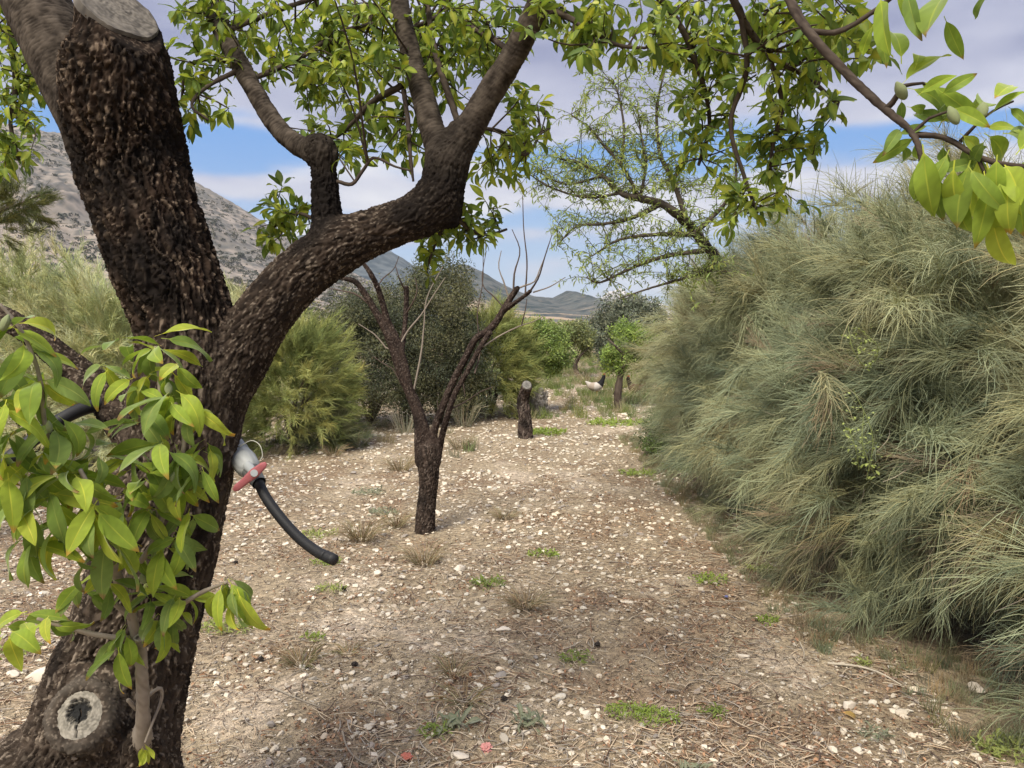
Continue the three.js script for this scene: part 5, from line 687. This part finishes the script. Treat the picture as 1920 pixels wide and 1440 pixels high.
{
  seedR(481); const fl = leafVariants(2, 0.09, 0.032, 8, true, 482);
  const scrap = (name, label, cat, px, py, geo, c, s, roll, dir, group) => { const p = gnd(px, py); p.y += 0.012; const o = mesh(name, geo, c); o.applyMatrix4(place(p, dir, s, roll)); tag(o, label, cat, group); };
  scrap('fallen_leaf', 'yellow fallen leaf lying against the rounded white stone', 'leaf', 1575, 1330, fl[0], leafMat([0.5, 0.34, 0.1]), 0.95, 0.2, vec(0.9, -0.05, 0.5));
  scrap('fallen_leaf', 'small orange fallen leaf beside a bleached straw tuft', 'leaf', 880, 1262, fl[1], leafMat([0.5, 0.2, 0.07]), 0.45, 0.8, vec(0.3, 0.15, 1));
  const crumple = (seed, k) => { const g = new THREE.IcosahedronGeometry(1, 3), p = g.attributes.position; for (let i = 0; i < p.count; i++) { const v = vec(p.getX(i), p.getY(i), p.getZ(i)), r = 1 + 0.55 * N3(v.x * 1.7 + seed, v.y * 1.7, v.z * 1.7) + 0.25 * Math.abs(N3(v.x * 5 + seed, v.y * 5, v.z * 5)); p.setXYZ(i, v.x * r, v.y * r * k, v.z * r); } g.computeVertexNormals(); return g; };
  scrap('paper_scrap', 'crumpled pink scrap on the litter near the bottom edge', 'scrap', 912, 1396, crumple(1, 0.7), mat([0.58, 0.26, 0.23]), 0.017, 0, vec(0, 0, 1));
  scrap('paper_scrap', 'torn red scrap left of the pink one', 'scrap', 762, 1420, crumple(2, 0.35), mat([0.42, 0.13, 0.09]), 0.018, 0, vec(1, 0, 0.4));
  scrap('plastic_scrap', 'white plastic scrap at the foot of the hedge beside the path', 'scrap', 1238, 858, crumple(3, 0.8), mat([0.8, 0.8, 0.8], { roughness: 0.5 }), 0.045, 0, vec(0, 0, 1));
  scrap('plastic_scrap', 'tiny blue plastic bit at the path edge', 'scrap', 1362, 1123, crumple(5, 0.5), mat([0.14, 0.15, 0.3]), 0.009, 0, vec(0, 0, 1));
  for (const [x, y, l] of [[645, 1112, 'black almond husk beside pale stones right of the hose'], [442, 1059, 'black almond husk at the right edge of the big trunk'], [490, 1250, 'black almond husk on the litter near the big trunk'], [945, 1308, 'black almond husk below the bleached straw'], [665, 1250, 'dark almond husk by the trampled tussock'], [1120, 1205, 'dark almond husk lying alone in the middle of the path']]) scrap('almond_husk', l, 'husk', x, y, crumple(x, 0.75), mat([0.03, 0.023, 0.018]), 0.0115, 0, vec(rn(), 0, rn()), 'fallen almond husks');
  const stick = (label, pts, r, c) => tag(mesh('stick', tube(pts.map(([x, y]) => { const p = gnd(x, y); p.y += 0.012; return p; }), pts.map((_, i) => lerp(r, r * 0.6, i / (pts.length - 1))), 8, 0.03, { wob: 0.25, color: c }), barkMat), label, 'stick', 'sticks lying on the litter');
  stick('long pale bare stick lying on the litter under the hedge', [[1552, 1241], [1610, 1250], [1650, 1262], [1690, 1281]], 0.0055, [0.5, 0.44, 0.34]);
  stick('curved grey stick at the bottom edge right of the big trunk', [[642, 1370], [652, 1405], [675, 1430], [700, 1440]], 0.004, [0.3, 0.25, 0.19]);
  stick('short thick stick left of the red scrap', [[700, 1432], [722, 1412]], 0.006, [0.34, 0.29, 0.23]);
  stick('thin dark stick below the yellow fallen leaf', [[1485, 1388], [1520, 1402], [1545, 1410]], 0.0035, [0.14, 0.1, 0.08]);
  stick('pale twig right of the angular cream stone', [[1055, 1218], [1075, 1208], [1090, 1200]], 0.004, [0.42, 0.36, 0.28]);
  stick('thin twig between the slab and the hose end', [[750, 1170], [790, 1158], [810, 1156]], 0.003, [0.3, 0.25, 0.18]);
  stick('short bent stick on the path under the hedge skirt', [[1500, 1205], [1508, 1222], [1507, 1232]], 0.004, [0.42, 0.36, 0.27]);
  stick('grey twig stretched across the litter beside the trunk', [[510, 1300], [560, 1318], [600, 1328]], 0.0035, [0.32, 0.28, 0.22]);
}
// ------------------------------------------------------------------ hens in the clearing
function hen(label, px, py, d, face, colr) {
  const p = gnd(px, py); const t = thing('hen', label, 'hen', null, p), f = face, C = (l) => ({ pts: chainOf(l.map(([x, y, z]) => p.clone().add(vec(x * f, y, z))), l.map((q) => q[3]), 0.012), bark: colr });
  const wrap = (ch) => ch.map((c) => { const pts = c.pts; return { pts, bark: (a, b, s, r) => [0.002 * N3(a * 60, b * 60, s * 40), colr(pts, s)] }; });
  mesh('body', flesh(wrap([C([[-0.1, 0.2, 0, 0.06], [-0.01, 0.19, 0, 0.09], [0.06, 0.215, 0, 0.078], [0.11, 0.28, 0, 0.05], [0.14, 0.35, 0, 0.036], [0.155, 0.4, 0, 0.034]]), C([[-0.07, 0.21, 0, 0.055], [-0.14, 0.25, 0, 0.04], [-0.19, 0.29, 0, 0.02]])]), 0.009, { k: 0.04 }), barkMat, t);
  const q = (x, y, z) => p.clone().add(vec(x * f, y, z));
  for (const s of [-1, 1]) mesh('leg', tube([q(0.02, 0.13, 0.035 * s), q(0.015, 0.06, 0.04 * s), q(0.01, 0.0, 0.04 * s), q(0.06, -0.005, 0.045 * s)], [0.016, 0.008, 0.007, 0.006], 8, 0.02), mat([0.35, 0.22, 0.08]), t);
  mesh('beak', tube([q(0.18, 0.4, 0), q(0.205, 0.392, 0), q(0.215, 0.388, 0)], [0.01, 0.006, 0.001], 8, 0.01), mat([0.4, 0.28, 0.1]), t);
  const cs = new THREE.Shape(); cs.moveTo(-0.03, 0); cs.lineTo(-0.03, 0.02); cs.lineTo(-0.015, 0.013); cs.lineTo(-0.005, 0.027); cs.lineTo(0.008, 0.014); cs.lineTo(0.022, 0.022); cs.lineTo(0.026, 0); const cg = new THREE.ExtrudeGeometry(cs, { depth: 0.008, bevelEnabled: true, bevelSize: 0.002, bevelThickness: 0.002, bevelSegments: 1 }); cg.translate(0.155, 0.425, -0.004); if (f < 0) cg.rotateY(Math.PI); cg.translate(p.x, p.y, p.z); mesh('comb', cg, mat([0.42, 0.03, 0.03]), t);
}
hen('white hen with black neck standing in the far clearing', 1117, 745, 15.5, 1, (pts, s) => pts.length > 20 && s > 0.19 ? [0.02, 0.02, 0.022] : s < 0.06 ? [0.36, 0.3, 0.24] : [0.5, 0.46, 0.41]);
hen('dark brown hen half hidden right of the young almond trunk', 1192, 748, 15, -1, (pts, s) => s > 0.24 ? [0.03, 0.022, 0.018] : [0.12, 0.075, 0.05]);
console.log('triangles', Math.round(mergedTris()));
renderer.render(scene, camera);
